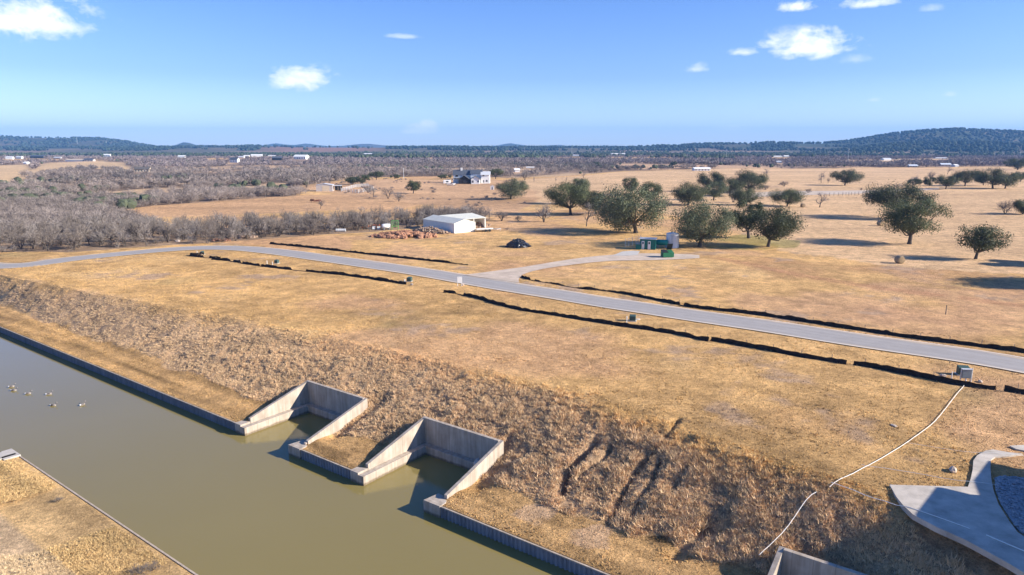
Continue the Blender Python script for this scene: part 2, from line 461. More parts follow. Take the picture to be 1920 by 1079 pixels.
M['riprap'] = simple('blue grey gravel', (.33, .34, .36), .9, .35, 7, .8)
M['hay'] = simple('straw bale', (.36, .27, .17), .95, .25, 5, .5)
M['hay_end'] = simple('straw bale end', (.30, .22, .13), .95, .3, 7, .4)
M['red_dirt'] = simple('red soil', (.34, .175, .105), .95, .3, 1.0, .7)
M['brush'] = simple('dead brush', (.30, .21, .15), .95, .3, 3, .5)
M['plastic'] = simple('black plastic', (.018, .022, .034), .3, .4, 3, spec=.7)
M['cow'] = simple('red brown hide', (.14, .04, .02), .8, .2, 2)
M['goose'] = simple('goose grey feathers', (.22, .19, .17), .8, .2, 9)
M['goose_pale'] = simple('pale feathers', (.72, .70, .68), .8, .1, 9)
M['black'] = simple('black', (.02, .02, .02), .6, .1, 3)
M['frame_green'] = simple('bright green steel', (.12, .42, .10), .5, .1, 3)
M['orange'] = simple('orange plastic', (.55, .13, .03), .6, .1, 3)
M['tan_wall'] = simple('tan masonry', (.52, .43, .32), .9, .1, 2)
M['grey_wall'] = simple('weathered tin wall', (.42, .38, .36), .7, .15, 1)
M['steel'] = simple('galvanised steel', (.55, .56, .57), .45, .1, 3)
M['siding'] = simple('white siding', (.80, .80, .78), .7, .05, 1)

# water
m, nt, N, L, b = mat_new('murky canal water')
b.inputs['Roughness'].default_value = .06; b.inputs['IOR'].default_value = 1.33; b.inputs['Specular IOR Level'].default_value = .85
tc = N.new('ShaderNodeTexCoord'); n = N.new('ShaderNodeTexNoise'); n.inputs['Scale'].default_value = .08; n.inputs['Detail'].default_value = 3; L.new(tc.outputs['Object'], n.inputs[0])
r = N.new('ShaderNodeValToRGB'); r.color_ramp.elements[0].color = (.212, .166, .054, 1); r.color_ramp.elements[1].color = (.236, .185, .064, 1); L.new(n.outputs[0], r.inputs[0]); L.new(r.outputs[0], b.inputs['Base Color'])
n2 = N.new('ShaderNodeTexNoise'); n2.inputs['Scale'].default_value = 1.6; n2.inputs['Detail'].default_value = 4; mp = N.new('ShaderNodeMapping'); mp.inputs['Scale'].default_value = (1, 2.2, 1)
L.new(tc.outputs['Object'], mp.inputs[0]); L.new(mp.outputs[0], n2.inputs[0])
bp = N.new('ShaderNodeBump'); bp.inputs['Strength'].default_value = .22; bp.inputs['Distance'].default_value = .03; L.new(n2.outputs[0], bp.inputs['Height']); L.new(bp.outputs[0], b.inputs['Normal'])
M['water'] = m

# ------------------------------------------------------------------ road lines, gullies, land use polygons
ROAD = smooth_line(poly([(2250, 748), (2050, 712), (1920, 684), (1760, 659), (1600, 637), (1450, 613), (1300, 592), (1220, 579.5), (1140, 568), (1050, 553), (960, 539), (880, 525.5),
                         (800, 511.5), (700, 497), (600, 483), (530, 473.5), (470, 467), (420, 464.5), (370, 465), (310, 468.5), (250, 474), (120, 487), (0, 500), (-250, 526)]), 1.6, 6)
DRIVE_T = [(868, 516), (905, 512), (950, 506), (1000, 498.5), (1050, 490), (1100, 483), (1140, 479), (1200, 476), (1250, 476), (1312, 479)]
DRIVE_B = [(975, 531), (972, 521), (985, 513), (1022, 504.5), (1060, 499), (1100, 494), (1145, 490), (1200, 489), (1250, 488), (1312, 485)]
GULLIES = [(poly([(1120, 826), (1100, 845), (1083, 862), (1068, 885), (1060, 905), (1048, 925)]), .36, .8),
           (poly([(1150, 830), (1130, 860), (1105, 880), (1085, 895)]), .24, .5),
           (poly([(1272, 786), (1260, 805), (1245, 823)]), .22, .35),
           (poly([(1232, 842), (1219, 850), (1187, 889), (1166, 932), (1142, 980)]), .21, .7),
           (poly([(1240, 858), (1224, 900), (1203, 932), (1187, 972)]), .18, .4),
           (poly([(1290, 880), (1268, 905), (1262, 925)]), .3, .4), (poly([(955, 822), (945, 838), (925, 850)]), .45, .35),
           (poly([(1330, 990), (1300, 1010), (1270, 1040)]), .6, .3)]
TRACK = poly([(1330, 480), (1420, 500), (1500, 517), (1600, 533), (1700, 547), (1815, 561), (1960, 580)])
TRACK2 = poly([(1640, 505), (1700, 520), (1760, 534), (1850, 550), (1960, 560)])
P_PAST = poly([(215, 403), (290, 386), (430, 376), (560, 367), (660, 362), (730, 374), (800, 380), (760, 392), (640, 395), (500, 400), (380, 406), (250, 410)])
P_FAR = poly([(930, 345), (1000, 335), (1080, 331), (1180, 322), (1300, 318), (1500, 317), (1750, 315), (1990, 312), (2100, 520), (1700, 500), (1480, 470), (1380, 430), (1250, 400), (1000, 380)])
P_HOUSE = poly([(560, 352), (620, 343), (700, 336), (960, 338), (1010, 360), (1000, 385), (960, 398), (860, 392), (760, 380), (640, 366)])
P_DIRT = poly([(360, 455), (450, 450), (540, 447), (660, 453), (640, 470), (560, 474), (480, 462), (400, 460)])
P_WA = poly([(-250, 500), (-60, 482), (0, 474), (150, 470), (250, 464), (380, 458), (480, 450), (600, 441), (700, 433), (792, 427), (880, 418), (930, 412), (900, 405), (820, 405), (760, 414), (640, 420), (500, 428), (400, 432), (310, 430), (250, 415), (200, 396), (-200, 395)])
P_WB = poly([(-500, 400), (-60, 396), (200, 398), (290, 386), (430, 376), (560, 367), (585, 360), (570, 350), (620, 341), (700, 333), (860, 330), (960, 334), (1080, 329), (1180, 321), (1300, 317.5), (1500, 316.5), (1750, 314), (2100, 311),
             (2300, 300), (2000, 298), (1300, 299), (700, 298), (300, 300), (0, 303), (-300, 305)])
P_LF = [poly([(-60, 312), (58, 309), (62, 322), (25, 344), (-30, 350)]), poly([(75, 308), (180, 301), (235, 307), (260, 322), (170, 316), (120, 318), (60, 330), (40, 348), (30, 352)]),
        poly([(90, 348), (180, 350), (185, 357), (95, 354)]), poly([(380, 300), (430, 299), (432, 303), (385, 303)]), poly([(1560, 303), (1760, 297), (1800, 300), (1600, 306)]), poly([(1290, 305), (1440, 302), (1440, 304), (1300, 308)])]
P_LAWN = poly([(1310, 452), (1400, 440), (1490, 452), (1500, 466), (1400, 468), (1330, 466)])
P_PATCH = [poly([(985, 940), (1020, 930), (1050, 945), (1015, 985), (985, 985), (960, 960)]), poly([(1075, 985), (1130, 975), (1150, 990), (1130, 1035), (1095, 1035), (1060, 1005)])]


def ground_colour(x, y):
    u, v = to_uv(x, y); r = np.hypot(x, y)
    C = lambda *a: np.array(a)
    wx = x + 6 * vn(x, y, 18, 31) + 2 * vn(x, y, 5, 33); wy = y + 6 * vn(x, y, 18, 41) + 2 * vn(x, y, 5, 43)
    k = np.clip(r / 250, 0, 3)[..., None]
    n1 = fbm(x, y, 22, 51)[..., None]; n2 = fbm(x, y, 7, 61)[..., None]; n3 = fbm(x, y, 2.2, 71, 3)[..., None]
    c = C(.46, .31, .145) * (1 + .25 * n1 + .25 * n2 + .3 * n3)
    def mixc(c, k_, w): w = np.clip(w, 0, 1)[..., None]; return c * (1 - w) + k_ * w
    c = mixc(c, C(.36, .225, .12), .75 * ss(fbm(x, y, 26, 81), .22, .6)); c = mixc(c, C(.55, .39, .20), .7 * ss(fbm(x, y, 17, 83), .15, .6))
    c = mixc(c, C(.29, .235, .12), .6 * ss(fbm(x, y, 14, 85), .35, .7))
    c = mixc(c, C(.46, .30, .20), .5 * ss(fbm(x, y, 24, 84, 4), .08, .42))
    c = mixc(c, C(.33, .25, .19), .8 * ss(fbm(x, y, 9, 86, 4) + .35 * fbm(x, y, 1.2, 88, 2), .30, .62) * ss(v, 14, 20))
    # far pastures, softly striped
    m_ = inpoly(wx, wy, P_FAR); st = fbm(x * .25, y, 9, 87, 3)[..., None]
    c = np.where(m_[..., None], C(.485, .352, .218) * (1 + .22 * st + .16 * n1), c)
    sm = ss(r, 60, 130)
    c = mixc(c, C(.36, .20, .12), (dist_line(wx * .15 + x * .85, wy * .15 + y * .85, TRACK) < 1.5) * .55 * (fbm(x, y, 4, 5) > -.3)); c = mixc(c, C(.33, .22, .15), (dist_line(x, y, TRACK2) < 1.2) * .5)
    m_ = inpoly(wx, wy, P_PAST); c = np.where(m_[..., None], C(.43, .285, .165) * (1 + .3 * fbm(x * .3, y, 16, 89, 3)[..., None]), c)
    m_ = inpoly(wx, wy, P_HOUSE); c = np.where(m_[..., None], C(.42, .285, .175) * (1 + .4 * fbm(x * .35, y, 20, 90, 3)[..., None]), c)
    m_ = inpoly(wx, wy, P_DIRT); c = np.where(m_[..., None], C(.43, .28, .16) * (1 + .2 * n2), c)
    m_ = inpoly(wx, wy, P_WA); c = np.where(m_[..., None], C(.25, .19, .135) * (1 + .45 * n2), c)
    wood = inpoly(wx, wy, P_WB) | (r > 1900)
    for P in P_LF: wood &= ~inpoly(wx, wy, P)
    c = np.where(wood[..., None], C(.215, .165, .125) * (1 + .5 * fbm(x, y, 60, 91)[..., None]), c)
    c = np.where((wood & (fbm(x, y, 60, 141, 3) < -.22) & (r < 1500))[..., None], C(.40, .30, .20), c)
    for P in P_LF: c = np.where(inpoly(wx, wy, P)[..., None], C(.48, .36, .22) * (1 + .2 * n1), c)
    m_ = wood & (fbm(x, y * .6, 160, 93) > .42) & (r > 350) & (r < 1800); c = np.where(m_[..., None], C(.42, .30, .20), c)
    hi = ss(H0(x, y), 12, 30) * ss(r, 1900, 2300)
    c = mixc(c, C(.065, .075, .045), ss(r, 1500, 1800) * .75 * ss(fbm(x, y, 260, 95), -.4, .1))
    c = mixc(c, C(.050, .066, .042) * 1.0, hi * (.55 + .5 * ss(fbm(x, y, 170, 97, 5), -.2, .15)))
    c = mixc(c, C(.26, .15, .11), ss(r, 2600, 2900) * (1 - ss(r, 4200, 4700)) * ss(-np.abs(x / np.maximum(y, 1) + .27), -.12, -.04) * .8)
    c = mixc(c, C(.22, .215, .08), inpoly(wx, wy, P_LAWN) * .7 * ss(fbm(x, y, 8, 161), -.3, .3))
    # rough bank
    v1 = bank_top(u)
    e1 = 4.3 + 1.6 * fbm(x, y, 4, 99, 3)
    slope = ss(v, e1 - .3, e1 + .5) * (1 - ss(v, v1 - 3 + 3 * fbm(x, y, 5, 101, 3), v1 + 1.5 + 3 * fbm(x, y, 5, 101, 3)))
    cs = C(.37, .27, .175) * (1 + .35 * n3 + .2 * n2)
    cs = cs * (1 - .10 * ss(u, 8, 26))[..., None]
    c = mixc(c, cs, slope * (v < 25) * (v > 0))
    # mown strip by the water: rows along the shore
    strip = (v > -.5) & (v < 9) & (1 - ss(v, e1 - .4, e1 + .4) > .5)
    row = fbm(u * .06, v, .95, 105, 2)[..., None]
    c = np.where(strip[..., None], C(.39, .26, .125) * (1 + .9 * row + .3 * n3), c)
    for P in P_PATCH: c = mixc(c, C(.50, .36, .24), ss(fbm(x, y, 2.5, 107, 3), -.5, .1) * inpoly(x + 1.2 * vn(x, y, 1.5, 5), y + 1.2 * vn(x, y, 1.5, 6), P) * .8)
    w = -CANAL_W - v
    nb = (w > 0) & (w < 40)
    c = np.where((nb & (w < 4.6))[..., None], C(.46, .33, .17) * (1 + .45 * row + .15 * n3), c)
    c = np.where((nb & (w >= 4.6))[..., None], C(.52, .40, .26) * (1 + .35 * n3 + .25 * n2), c)
    c = mixc(c, C(.34, .15, .09), sum(np.exp(-(dist_line(x, y, g_) / (w_ * .6)) ** 2) for g_, w_, d_ in GULLIES[:1]) * .45)
    return np.clip(c * np.array((1.18, 1.065, .945)), .01, .85)


def H1(x, y):
    """ground height with small relief, used for the ground mesh and for things standing on it"""
    z = H0(x, y); u, v = to_uv(x, y)
    near = (np.abs(x) < 150) & (y < 230)
    dz = np.zeros(np.shape(x)) + 0.0
    v1 = bank_top(u)
    sl_ = ss(v, 3.5, 6) * (1 - ss(v, v1 - 1, v1 + 3))
    dz = dz + sl_ * (.17 * fbm(x, y, .9, 111, 3) + .22 * fbm(x, y, 2.6, 113, 2)) * (1 + .3 * ss(u, 5, 20))
    dz = dz + ss(v, 0.4, 1.5) * (1 - sl_) * (1 - ss(v, 26, 34)) * .05 * fbm(x, y, .9, 115, 2)
    dz = dz + ss(v, .3, 1) * (1 - ss(v, 3.5, 5)) * .07 * fbm(u * .12, v, .55, 105, 2)
    w = -CANAL_W - v
    dz = dz + ss(w, .4, 1.5) * (1 - ss(w, 30, 40)) * .08 * fbm(x, y, .9, 117, 3)
    return z + np.where((v > 0) | (w > 0), dz, 0)


# ------------------------------------------------------------------ the ground sheet
def axis(segs, lo, hi, g=1.022, gmax=300):
    a = [segs[0][0]]
    for s0, s1, st in segs:
        n = int(round((s1 - s0) / st)); a += list(s0 + (np.arange(n) + 1) * (s1 - s0) / n)
    st = segs[-1][2]; x = a[-1]; R_ = []
    while x < hi: st = min(st * g, gmax); x += st; R_.append(x)
    st = segs[0][2]; x = a[0]; L_ = []
    while x > lo: st = min(st * g, gmax); x -= st; L_.append(x)
    return L_[::-1] + a + R_


WT = .32                                                     # slip wall thickness
e = .012
uc = axis([(-140, -30, .42), (-30, 42, .21), (42, 62, .45)], -9500, 9500, 1.03)
vc = axis([(-32, -15.6, .4), (-15.6, 0, 2.6), (0, 19, .21), (19, 62, .5)], -300, 9600, 1.018)
for a, b in SLIPS: uc += [a - WT / 2 - e, a - WT / 2 + e, b + WT / 2 - e, b + WT / 2 + e]
uc += [FAR_SLIP[0] - e, FAR_SLIP[0] + e, FAR_SLIP[1] - e, FAR_SLIP[1] + e]
vc += [5.7 + WT / 2 - e, 5.7 + WT / 2 + e, SLIP_D + WT / 2 - e, SLIP_D + WT / 2 + e, .05, .05 - 2 * e, -CANAL_W - .05, -CANAL_W - .05 + 2 * e, -CANAL_W - SLIP_D, -CANAL_W - SLIP_D - 2 * e]
uc = np.unique(np.round(uc, 4)); vc = np.unique(np.round(vc, 4))
Ug, Vg = np.meshgrid(uc, vc)
Xg, Yg = to_xy(Ug, Vg)
Zg = H1(Xg, Yg)
# smooth the micro relief away beside walls, then cut the canal and the slips
inw = (Vg < .05 - e) & (Vg > -CANAL_W - .05 + e) & (Ug > -260) & (Ug < 220)
for (a, b), D_ in zip(SLIPS, SLIP_DS): inw |= (Ug > a - WT / 2) & (Ug < b + WT / 2) & (Vg < D_ + WT / 2) & (Vg > -1)
inw |= (Ug > FAR_SLIP[0]) & (Ug < FAR_SLIP[1]) & (Vg > -CANAL_W - SLIP_D - e) & (Vg < -CANAL_W + 1)
for P, w_, d_ in GULLIES:
    jt = .22 + .3 * min(w_, 1); d = dist_line(Xg + jt * vn(Xg, Yg, .7, 3), Yg + jt * vn(Xg, Yg, .7, 4), P)
    Zg -= d_ * np.exp(-(d / w_) ** 2) * (1 + .8 * vn(Xg, Yg, .9, 8) + .5 * vn(Xg, Yg, .45, 18))
Zg = np.where(Vg < 0.6, np.minimum(Zg, .90), Zg)
dr = np.minimum(dist_line(Xg, Yg, ROAD[::4]), 50)
Zg = np.where(inw, -1.6, Zg)
Zg -= .06 * (1 - ss(dr, 3.3, 4.2))
nu, nv = len(uc), len(vc)
idx = np.arange(nu * nv).reshape(nv, nu)
Fq = np.stack([idx[:-1, :-1], idx[:-1, 1:], idx[1:, 1:], idx[1:, :-1]], -1).reshape(-1, 4)
Cg = ground_colour(Xg, Yg)
Cg = np.where(inw[..., None], np.array((.12, .10, .05)), Cg)
gm = mesh_np('ground', np.stack([Xg, Yg, Zg], -1).reshape(-1, 3), Fq, M['ground'], Cg.reshape(-1, 3), smooth=True)
tag(link('ground', gm), kind='structure')
print('ground verts', nu * nv)

# water surface
wu0, wu1 = -259.9, 219.9
mb = MB(); x0 = [(wu0, -CANAL_W - SLIP_D - 1.5), (wu1, -CANAL_W - SLIP_D - 1.5), (wu1, SLIP_D + .3), (wu0, SLIP_D + .3)]
mb.add([site((a, b_, 0)) for a, b_ in x0], [(0, 1, 2, 3)])
tag(mb.build('water', M['water']), kind='structure')


# ------------------------------------------------------------------ road, curbs, drive, patio
def ribbon(name, line, off0, off1, dz, mat, kind='structure'):
    P = np.asarray(line); d = np.gradient(P, axis=0); d /= np.linalg.norm(d, axis=1)[:, None]; nrm = np.stack([-d[:, 1], d[:, 0]], -1)
    K = max(2, int(abs(off1 - off0) / .8) + 1); V = []
    for k in range(K):
        q = P + nrm * (off0 + (off1 - off0) * k / (K - 1)); V.append(np.column_stack([q, H0(q[:, 0], q[:, 1]) + dz]))
    V = np.array(V); n = len(P); ii = np.arange(K * n).reshape(K, n)
    F = np.stack([ii[:-1, :-1], ii[:-1, 1:], ii[1:, 1:], ii[1:, :-1]], -1).reshape(-1, 4)
    if off1 > off0: F = F[:, ::-1] if True else F
    me = mesh_np(name, V.reshape(-1, 3), F, mat, smooth=True)
    bmfix(me); o = link(name, me)
    if kind: o['kind'] = kind
    return o


def bmfix(me):
    import bmesh
    bm = bmesh.new(); bm.from_mesh(me); bm.normal_update()
    s = sum(f.normal.z for f in bm.faces)
    if s < 0: bmesh.ops.reverse_faces(bm, faces=bm.faces)
    bm.to_mesh(me); bm.free()


M['road'] = attr_mat('worn asphalt', rough=.95, var=.06, scales=(.7, 18.0), bump=.15, dist=.01)
K_ = 27; P_ = ROAD; d_ = np.gradient(P_, axis=0); sl_ = np.concatenate([[0], np.cumsum(np.linalg.norm(np.diff(P_, axis=0), axis=1))]); d_ /= np.linalg.norm(d_, axis=1)[:, None]; n_ = np.stack([-d_[:, 1], d_[:, 0]], -1)
V_ = []; C_ = []
for off in np.linspace(-2.85, 2.85, K_):
    q = P_ + n_ * off; V_.append(np.column_stack([q, H0(q[:, 0], q[:, 1]) + .022]))
    lane = abs(abs(off) - 1.35); wear = -.09 * np.exp(-((lane - .75) / .28) ** 2) + .05 * fbm(sl_ * .15, sl_ * 0 + off, .8, 201, 3) - .10 * (np.abs(off) < .12) * (vn(sl_, sl_ * 0, 3, 203) > -.2)
    base_ = np.array((.335, .312, .295))[None] * (1 + wear)[:, None]
    dust = ss(abs(off) + .9 * vn(sl_, sl_ * 0 + np.sign(off) * 9, 2.5, 205) + .5 * vn(sl_, sl_ * 0 + np.sign(off) * 9, .9, 206), 2.35, 2.95)[:, None] * .7
    jn = np.array([958., 522.]); C_.append(base_ * (1 - dust) + np.array((.50, .38, .26)) * dust)
V_ = np.array(V_); C_ = np.array(C_); n0 = len(P_); ii = np.arange(K_ * n0).reshape(K_, n0)
me_ = mesh_np('road', V_.reshape(-1, 3), np.stack([ii[:-1, :-1], ii[:-1, 1:], ii[1:, 1:], ii[1:, :-1]], -1).reshape(-1, 4), M['road'], C_.reshape(-1, 3), smooth=True); bmfix(me_); tag(link('road', me_), kind='structure')
ribbon('kerb', ROAD, -3.2, -2.85, .040, M['curb'])
ribbon('kerb', ROAD, 2.85, 3.2, .040, M['curb'])


def sheet(name, T, B, dz, mat, cross=10, step=2.0, inset=None, wob=.35):
    T = smooth_line(np.array(T), step, 1); B = smooth_line(np.array(B), step, 1)
    n = max(len(T), len(B)); f = lambda P: np.stack([np.interp(np.linspace(0, 1, n), np.linspace(0, 1, len(P)), P[:, i]) for i in (0, 1)], -1)
    T, B = f(T), f(B)
    T = T + wob * np.stack([vn(T[:, 0], T[:, 1], 1.7, 1), vn(T[:, 0], T[:, 1], 1.7, 2)], -1); B = B + wob * np.stack([vn(B[:, 0], B[:, 1], 1.7, 3), vn(B[:, 0], B[:, 1], 1.7, 4)], -1)
    V = []
    for k in range(cross + 1):
        q = T + (B - T) * k / cross; V.append(np.column_stack([q, H0(q[:, 0], q[:, 1]) + dz]))
    V = np.array(V); ii = np.arange(V.shape[0] * n).reshape(-1, n)
    F = np.stack([ii[:-1, :-1], ii[:-1, 1:], ii[1:, 1:], ii[1:, :-1]], -1).reshape(-1, 4)
    me = mesh_np(name, V.reshape(-1, 3), F, mat); bmfix(me); return link(name, me)


tag(sheet('gravel_drive', poly(DRIVE_T), poly(DRIVE_B), .075, M['caliche']), kind='structure')
tag(sheet('white_track', poly([(1395, 366), (1420, 361), (1500, 359), (1560, 358.5), (1640, 357), (1700, 355), (1760, 353)]), poly([(1400, 373), (1430, 369), (1500, 367), (1560, 365), (1640, 362.5), (1700, 359), (1760, 356)]), .1, M['caliche'], cross=4, step=6), kind='structure')
tag(sheet('concrete_apron', poly([(1166, 473), (1185, 471), (1199, 472)]), poly([(1150, 480), (1175, 481), (1194, 479)]), .10, M['slab'], cross=3), kind='structure')


def flat_poly(name, pts, z, th, mat):
    P = [tuple(p) for p in pts]
    a = sum(P[i][0] * P[(i + 1) % len(P)][1] - P[(i + 1) % len(P)][0] * P[i][1] for i in range(len(P)))
    if a < 0: P = P[::-1]
    mb = MB(); mb.prism(P, z - th, z); o = mb.build(name, mat)
    return o


def at_z(px, py, z):
    x = (px - CX) / F_PX; yy = -(py - CY) / F_PX; c, s = math.cos(PITCH), math.sin(PITCH)
    r = (x, c + yy * s, -s + yy * c); t = (z - CAM_H) / r[2]; return (r[0] * t, r[1] * t)


PZ = 5.13
pat = [at_z(a, b, PZ) for a, b in [(1668, 909), (1681, 932), (1694, 948), (1712, 965), (1755, 988), (1811, 1013), (1850, 1034), (1890, 1056), (1960, 1098), (2050, 1120), (2050, 1040), (1935, 1016), (1908, 998), (1893, 978), (1872, 945), (1863, 920), (1859, 900), (1857, 880), (1858, 862),
                                   (1866, 857), (1893, 855), (1918, 851), (1890, 848), (1862, 843), (1848, 845), (1832, 854), (1825, 864), (1824, 880), (1820, 898), (1815, 913), (1740, 911)]]
tag(flat_poly('patio', pat, PZ, .35, M['patio']), kind='structure')
tag(flat_poly('patio', [at_z(a, b, 5.10) for a, b in [(1893, 836), (1930, 834), (1980, 846), (1980, 850), (1925, 846), (1905, 842)]], 5.10, .3, M['patio']), kind='structure')
# gravel bed: many stones over a bed
bed = [at_z(a, b, 5.06) for a, b in [(1865, 897), (1875, 893), (1960, 900), (2020, 960), (2020, 1030), (1937, 1012), (1911, 995), (1896, 976), (1876, 944), (1867, 920)]]
gb = MB(); gb.prism([tuple(p) for p in (bed if sum(bed[i][0] * bed[(i + 1) % len(bed)][1] - bed[(i + 1) % len(bed)][0] * bed[i][1] for i in range(len(bed))) > 0 else bed[::-1])], 4.8, 5.09)
bp_ = np.array(bed); rr = random.Random(3)
for i in range(1500):
    x = rr.uniform(bp_[:, 0].min(), bp_[:, 0].max()); y = rr.uniform(bp_[:, 1].min(), bp_[:, 1].max())
    if not inpoly(np.array(x), np.array(y), bp_): continue
    s = rr.uniform(.06, .16); gb.blob((x, y, 5.09 + s * .3), (s, s * rr.uniform(.7, 1.2), s * .6), 5, 3, .25, rr)
tag(gb.build('gravel_bed', M['riprap']), 'bed of blue grey landscaping stones beside the curved patio', 'gravel', kind='stuff')


# ------------------------------------------------------------------ canal walls: sheet piling and concrete slips
def piling(u0, u1, v, sgn, label, n_per=.36):
    t = empty('sheet_pile_wall', site(((u0 + u1) / 2, v, 0)))
    inv = lambda p: (p[0] - t.location[0], p[1] - t.location[1], p[2])
    us = []; vs = []; u = u0; k = 0
    prof = [(0, .0), (.11, .0), (.18, -.09), (.29, -.09)]
    while u < u1:
        for a, b in prof:
            if u + a < u1: us.append(u + a); vs.append(b)
        u += n_per
    us.append(u1); vs.append(0)
    V = []
    for z in (-1.2, .86):
        for a, b in zip(us, vs): V.append(inv(site((a, v + sgn * b, z))))
    n = len(us); F = [(i, i + 1, n + i + 1, n + i) for i in range(n - 1)]
    mb = MB(); mb.add(V, F); mb.build('piling', M['pile'], t)
    mb = MB(); a, b = (v - .115 * sgn, v + .0 * sgn); lo, hi = min(a, b), max(a, b)
    P = [site((u0, lo, 0)), site((u1, lo, 0)), site((u1, hi, 0)), site((u0, hi, 0))]
    mb.prism([inv(p)[:2] for p in P], .85, .925); mb.build('cap', M['cap'], t)
    return tag(t, label, 'retaining wall', 'sheet pile walls along the canal')


piling(-180, SLIPS[0][0] - .9, 0, 1, 'long corrugated sheet pile wall left of the farther concrete boat slip')
piling(SLIPS[0][1] + .45, SLIPS[1][0] - .8, 0, 1, 'short corrugated sheet pile wall between the two open boat slips')
piling(SLIPS[1][1] + .35, SLIPS[2][0] - .8, 0, 1, 'corrugated sheet pile wall running to the bottom edge right of the nearer boat slip')
piling(FAR_SLIP[1] + .8, 60, -CANAL_W, -1, 'sheet pile wall with pale cap edging the grassy bank at lower left')


def boat_slip(u0, u1, label, hb=3.15, D=7.7):
    """U shaped concrete slip: back wall, two wing walls with sloping tops, ledge, end blocks"""
    t = empty('boat_slip', site(((u0 + u1) / 2, 0, 0)), math.atan2(UY, UX))
    um = (u0 + u1) / 2; a = u0 - um; b = u1 - um
    def wing(x0, x1, nm):
        mb = MB(); z0 = -1.55; n = 14
        prof = [(D + WT, hb), (1.05, 1.10), (.95, .98)] if False else None
        pts = [(0.9, 1.28), (D + WT, hb)]
        vs = [(x0, pts[0][0], z0), (x1, pts[0][0], z0), (x1, D + WT, z0), (x0, D + WT, z0), (x0, pts[0][0], pts[0][1]), (x1, pts[0][0], pts[0][1]), (x1, D + WT, hb), (x0, D + WT, hb)]
        mb.add(vs, [(3, 2, 1, 0), (4, 5, 6, 7), (0, 1, 5, 4), (1, 2, 6, 5), (2, 3, 7, 6), (3, 0, 4, 7)])
        return mb.build(nm, M['concrete'], t, bevel=.02)
    wing(a - WT, a, 'wing_wall'); wing(b, b + WT, 'wing_wall')
    mb = MB(); mb.box(a + .002, D, -1.55, b - .002, D + WT - .003, hb - .004); mb.build('back_wall', M['concrete'], t, bevel=.02)
    mb = MB()                                                # ledge: along the left wing and the back
    lw = .62
    mb.prism([(a + .002, -.18), (a + lw, -.18), (a + lw, D - lw), (b - .002, D - lw), (b - .002, D - .002), (a + .002, D - .002)], -1.55, .80)
    mb.build('ledge', M['concrete'], t, bevel=.02)
    mb = MB(); mb.prism([(a - .95, -.20), (a - .002, -.20), (a - .002, .88), (a - .95, .55)], -1.55, .97); mb.build('end_block', M['concrete'], t, bevel=.02)
    mb = MB(); mb.prism([(b - 1.1, -.2), (b + .55, -.2), (b + .55, .5), (b + .33, .86), (b - .5, 1.25), (b - .85, 1.25)], -1.55, .97); mb.build('end_block', M['concrete'], t, bevel=.02)
    return tag(t, label, 'boat slip', 'concrete boat slips along the canal')


boat_slip(*SLIPS[0], 'farther open concrete boat slip, at the right end of the long sheet pile wall')
boat_slip(*SLIPS[1], 'middle concrete boat slip notched into the bank, with scrubby gullied slope to its right')
boat_slip(*SLIPS[2], 'nearest concrete boat slip, only its upper corner showing at the bottom edge', 3.0, 5.7)
t = empty('boat_slip', site((-37.2, -CANAL_W, 0)), math.atan2(UY, UX) + math.pi)
mb = MB(); mb.box(-4.6, .0, -1.55, -4.2, SLIP_D, 1.02); mb.build('wing_wall', M['conc_top'], t, bevel=.03)
mb = MB(); mb.box(4.2, .0, -1.55, 4.6, SLIP_D, 1.4); mb.build('wing_wall', M['conc_top'], t, bevel=.03)
mb = MB(); mb.box(-4.2, SLIP_D, -1.55, 4.2, SLIP_D + .4, 1.8); mb.build('back_wall', M['conc_top'], t, bevel=.03)
mb = MB(); mb.prism([(-5.0, -.15), (-2.9, -.15), (-2.9, .6), (-3.4, 1.1), (-5.0, 1.1)], -1.55, 1.02); mb.build('end_block', M['conc_top'], t, bevel=.03)
tag(t, 'pale concrete slip tip at the left picture edge on the near bank', 'boat slip')

# ------------------------------------------------------------------ dry grass
SLIP_OUT = lambda u, v: np.logical_or.reduce([(u > a - WT - .1) & (u < b + WT + .1) & (v < D_ + WT + .1) for (a, b), D_ in zip(SLIPS, SLIP_DS)])
pat_np = np.array(pat)


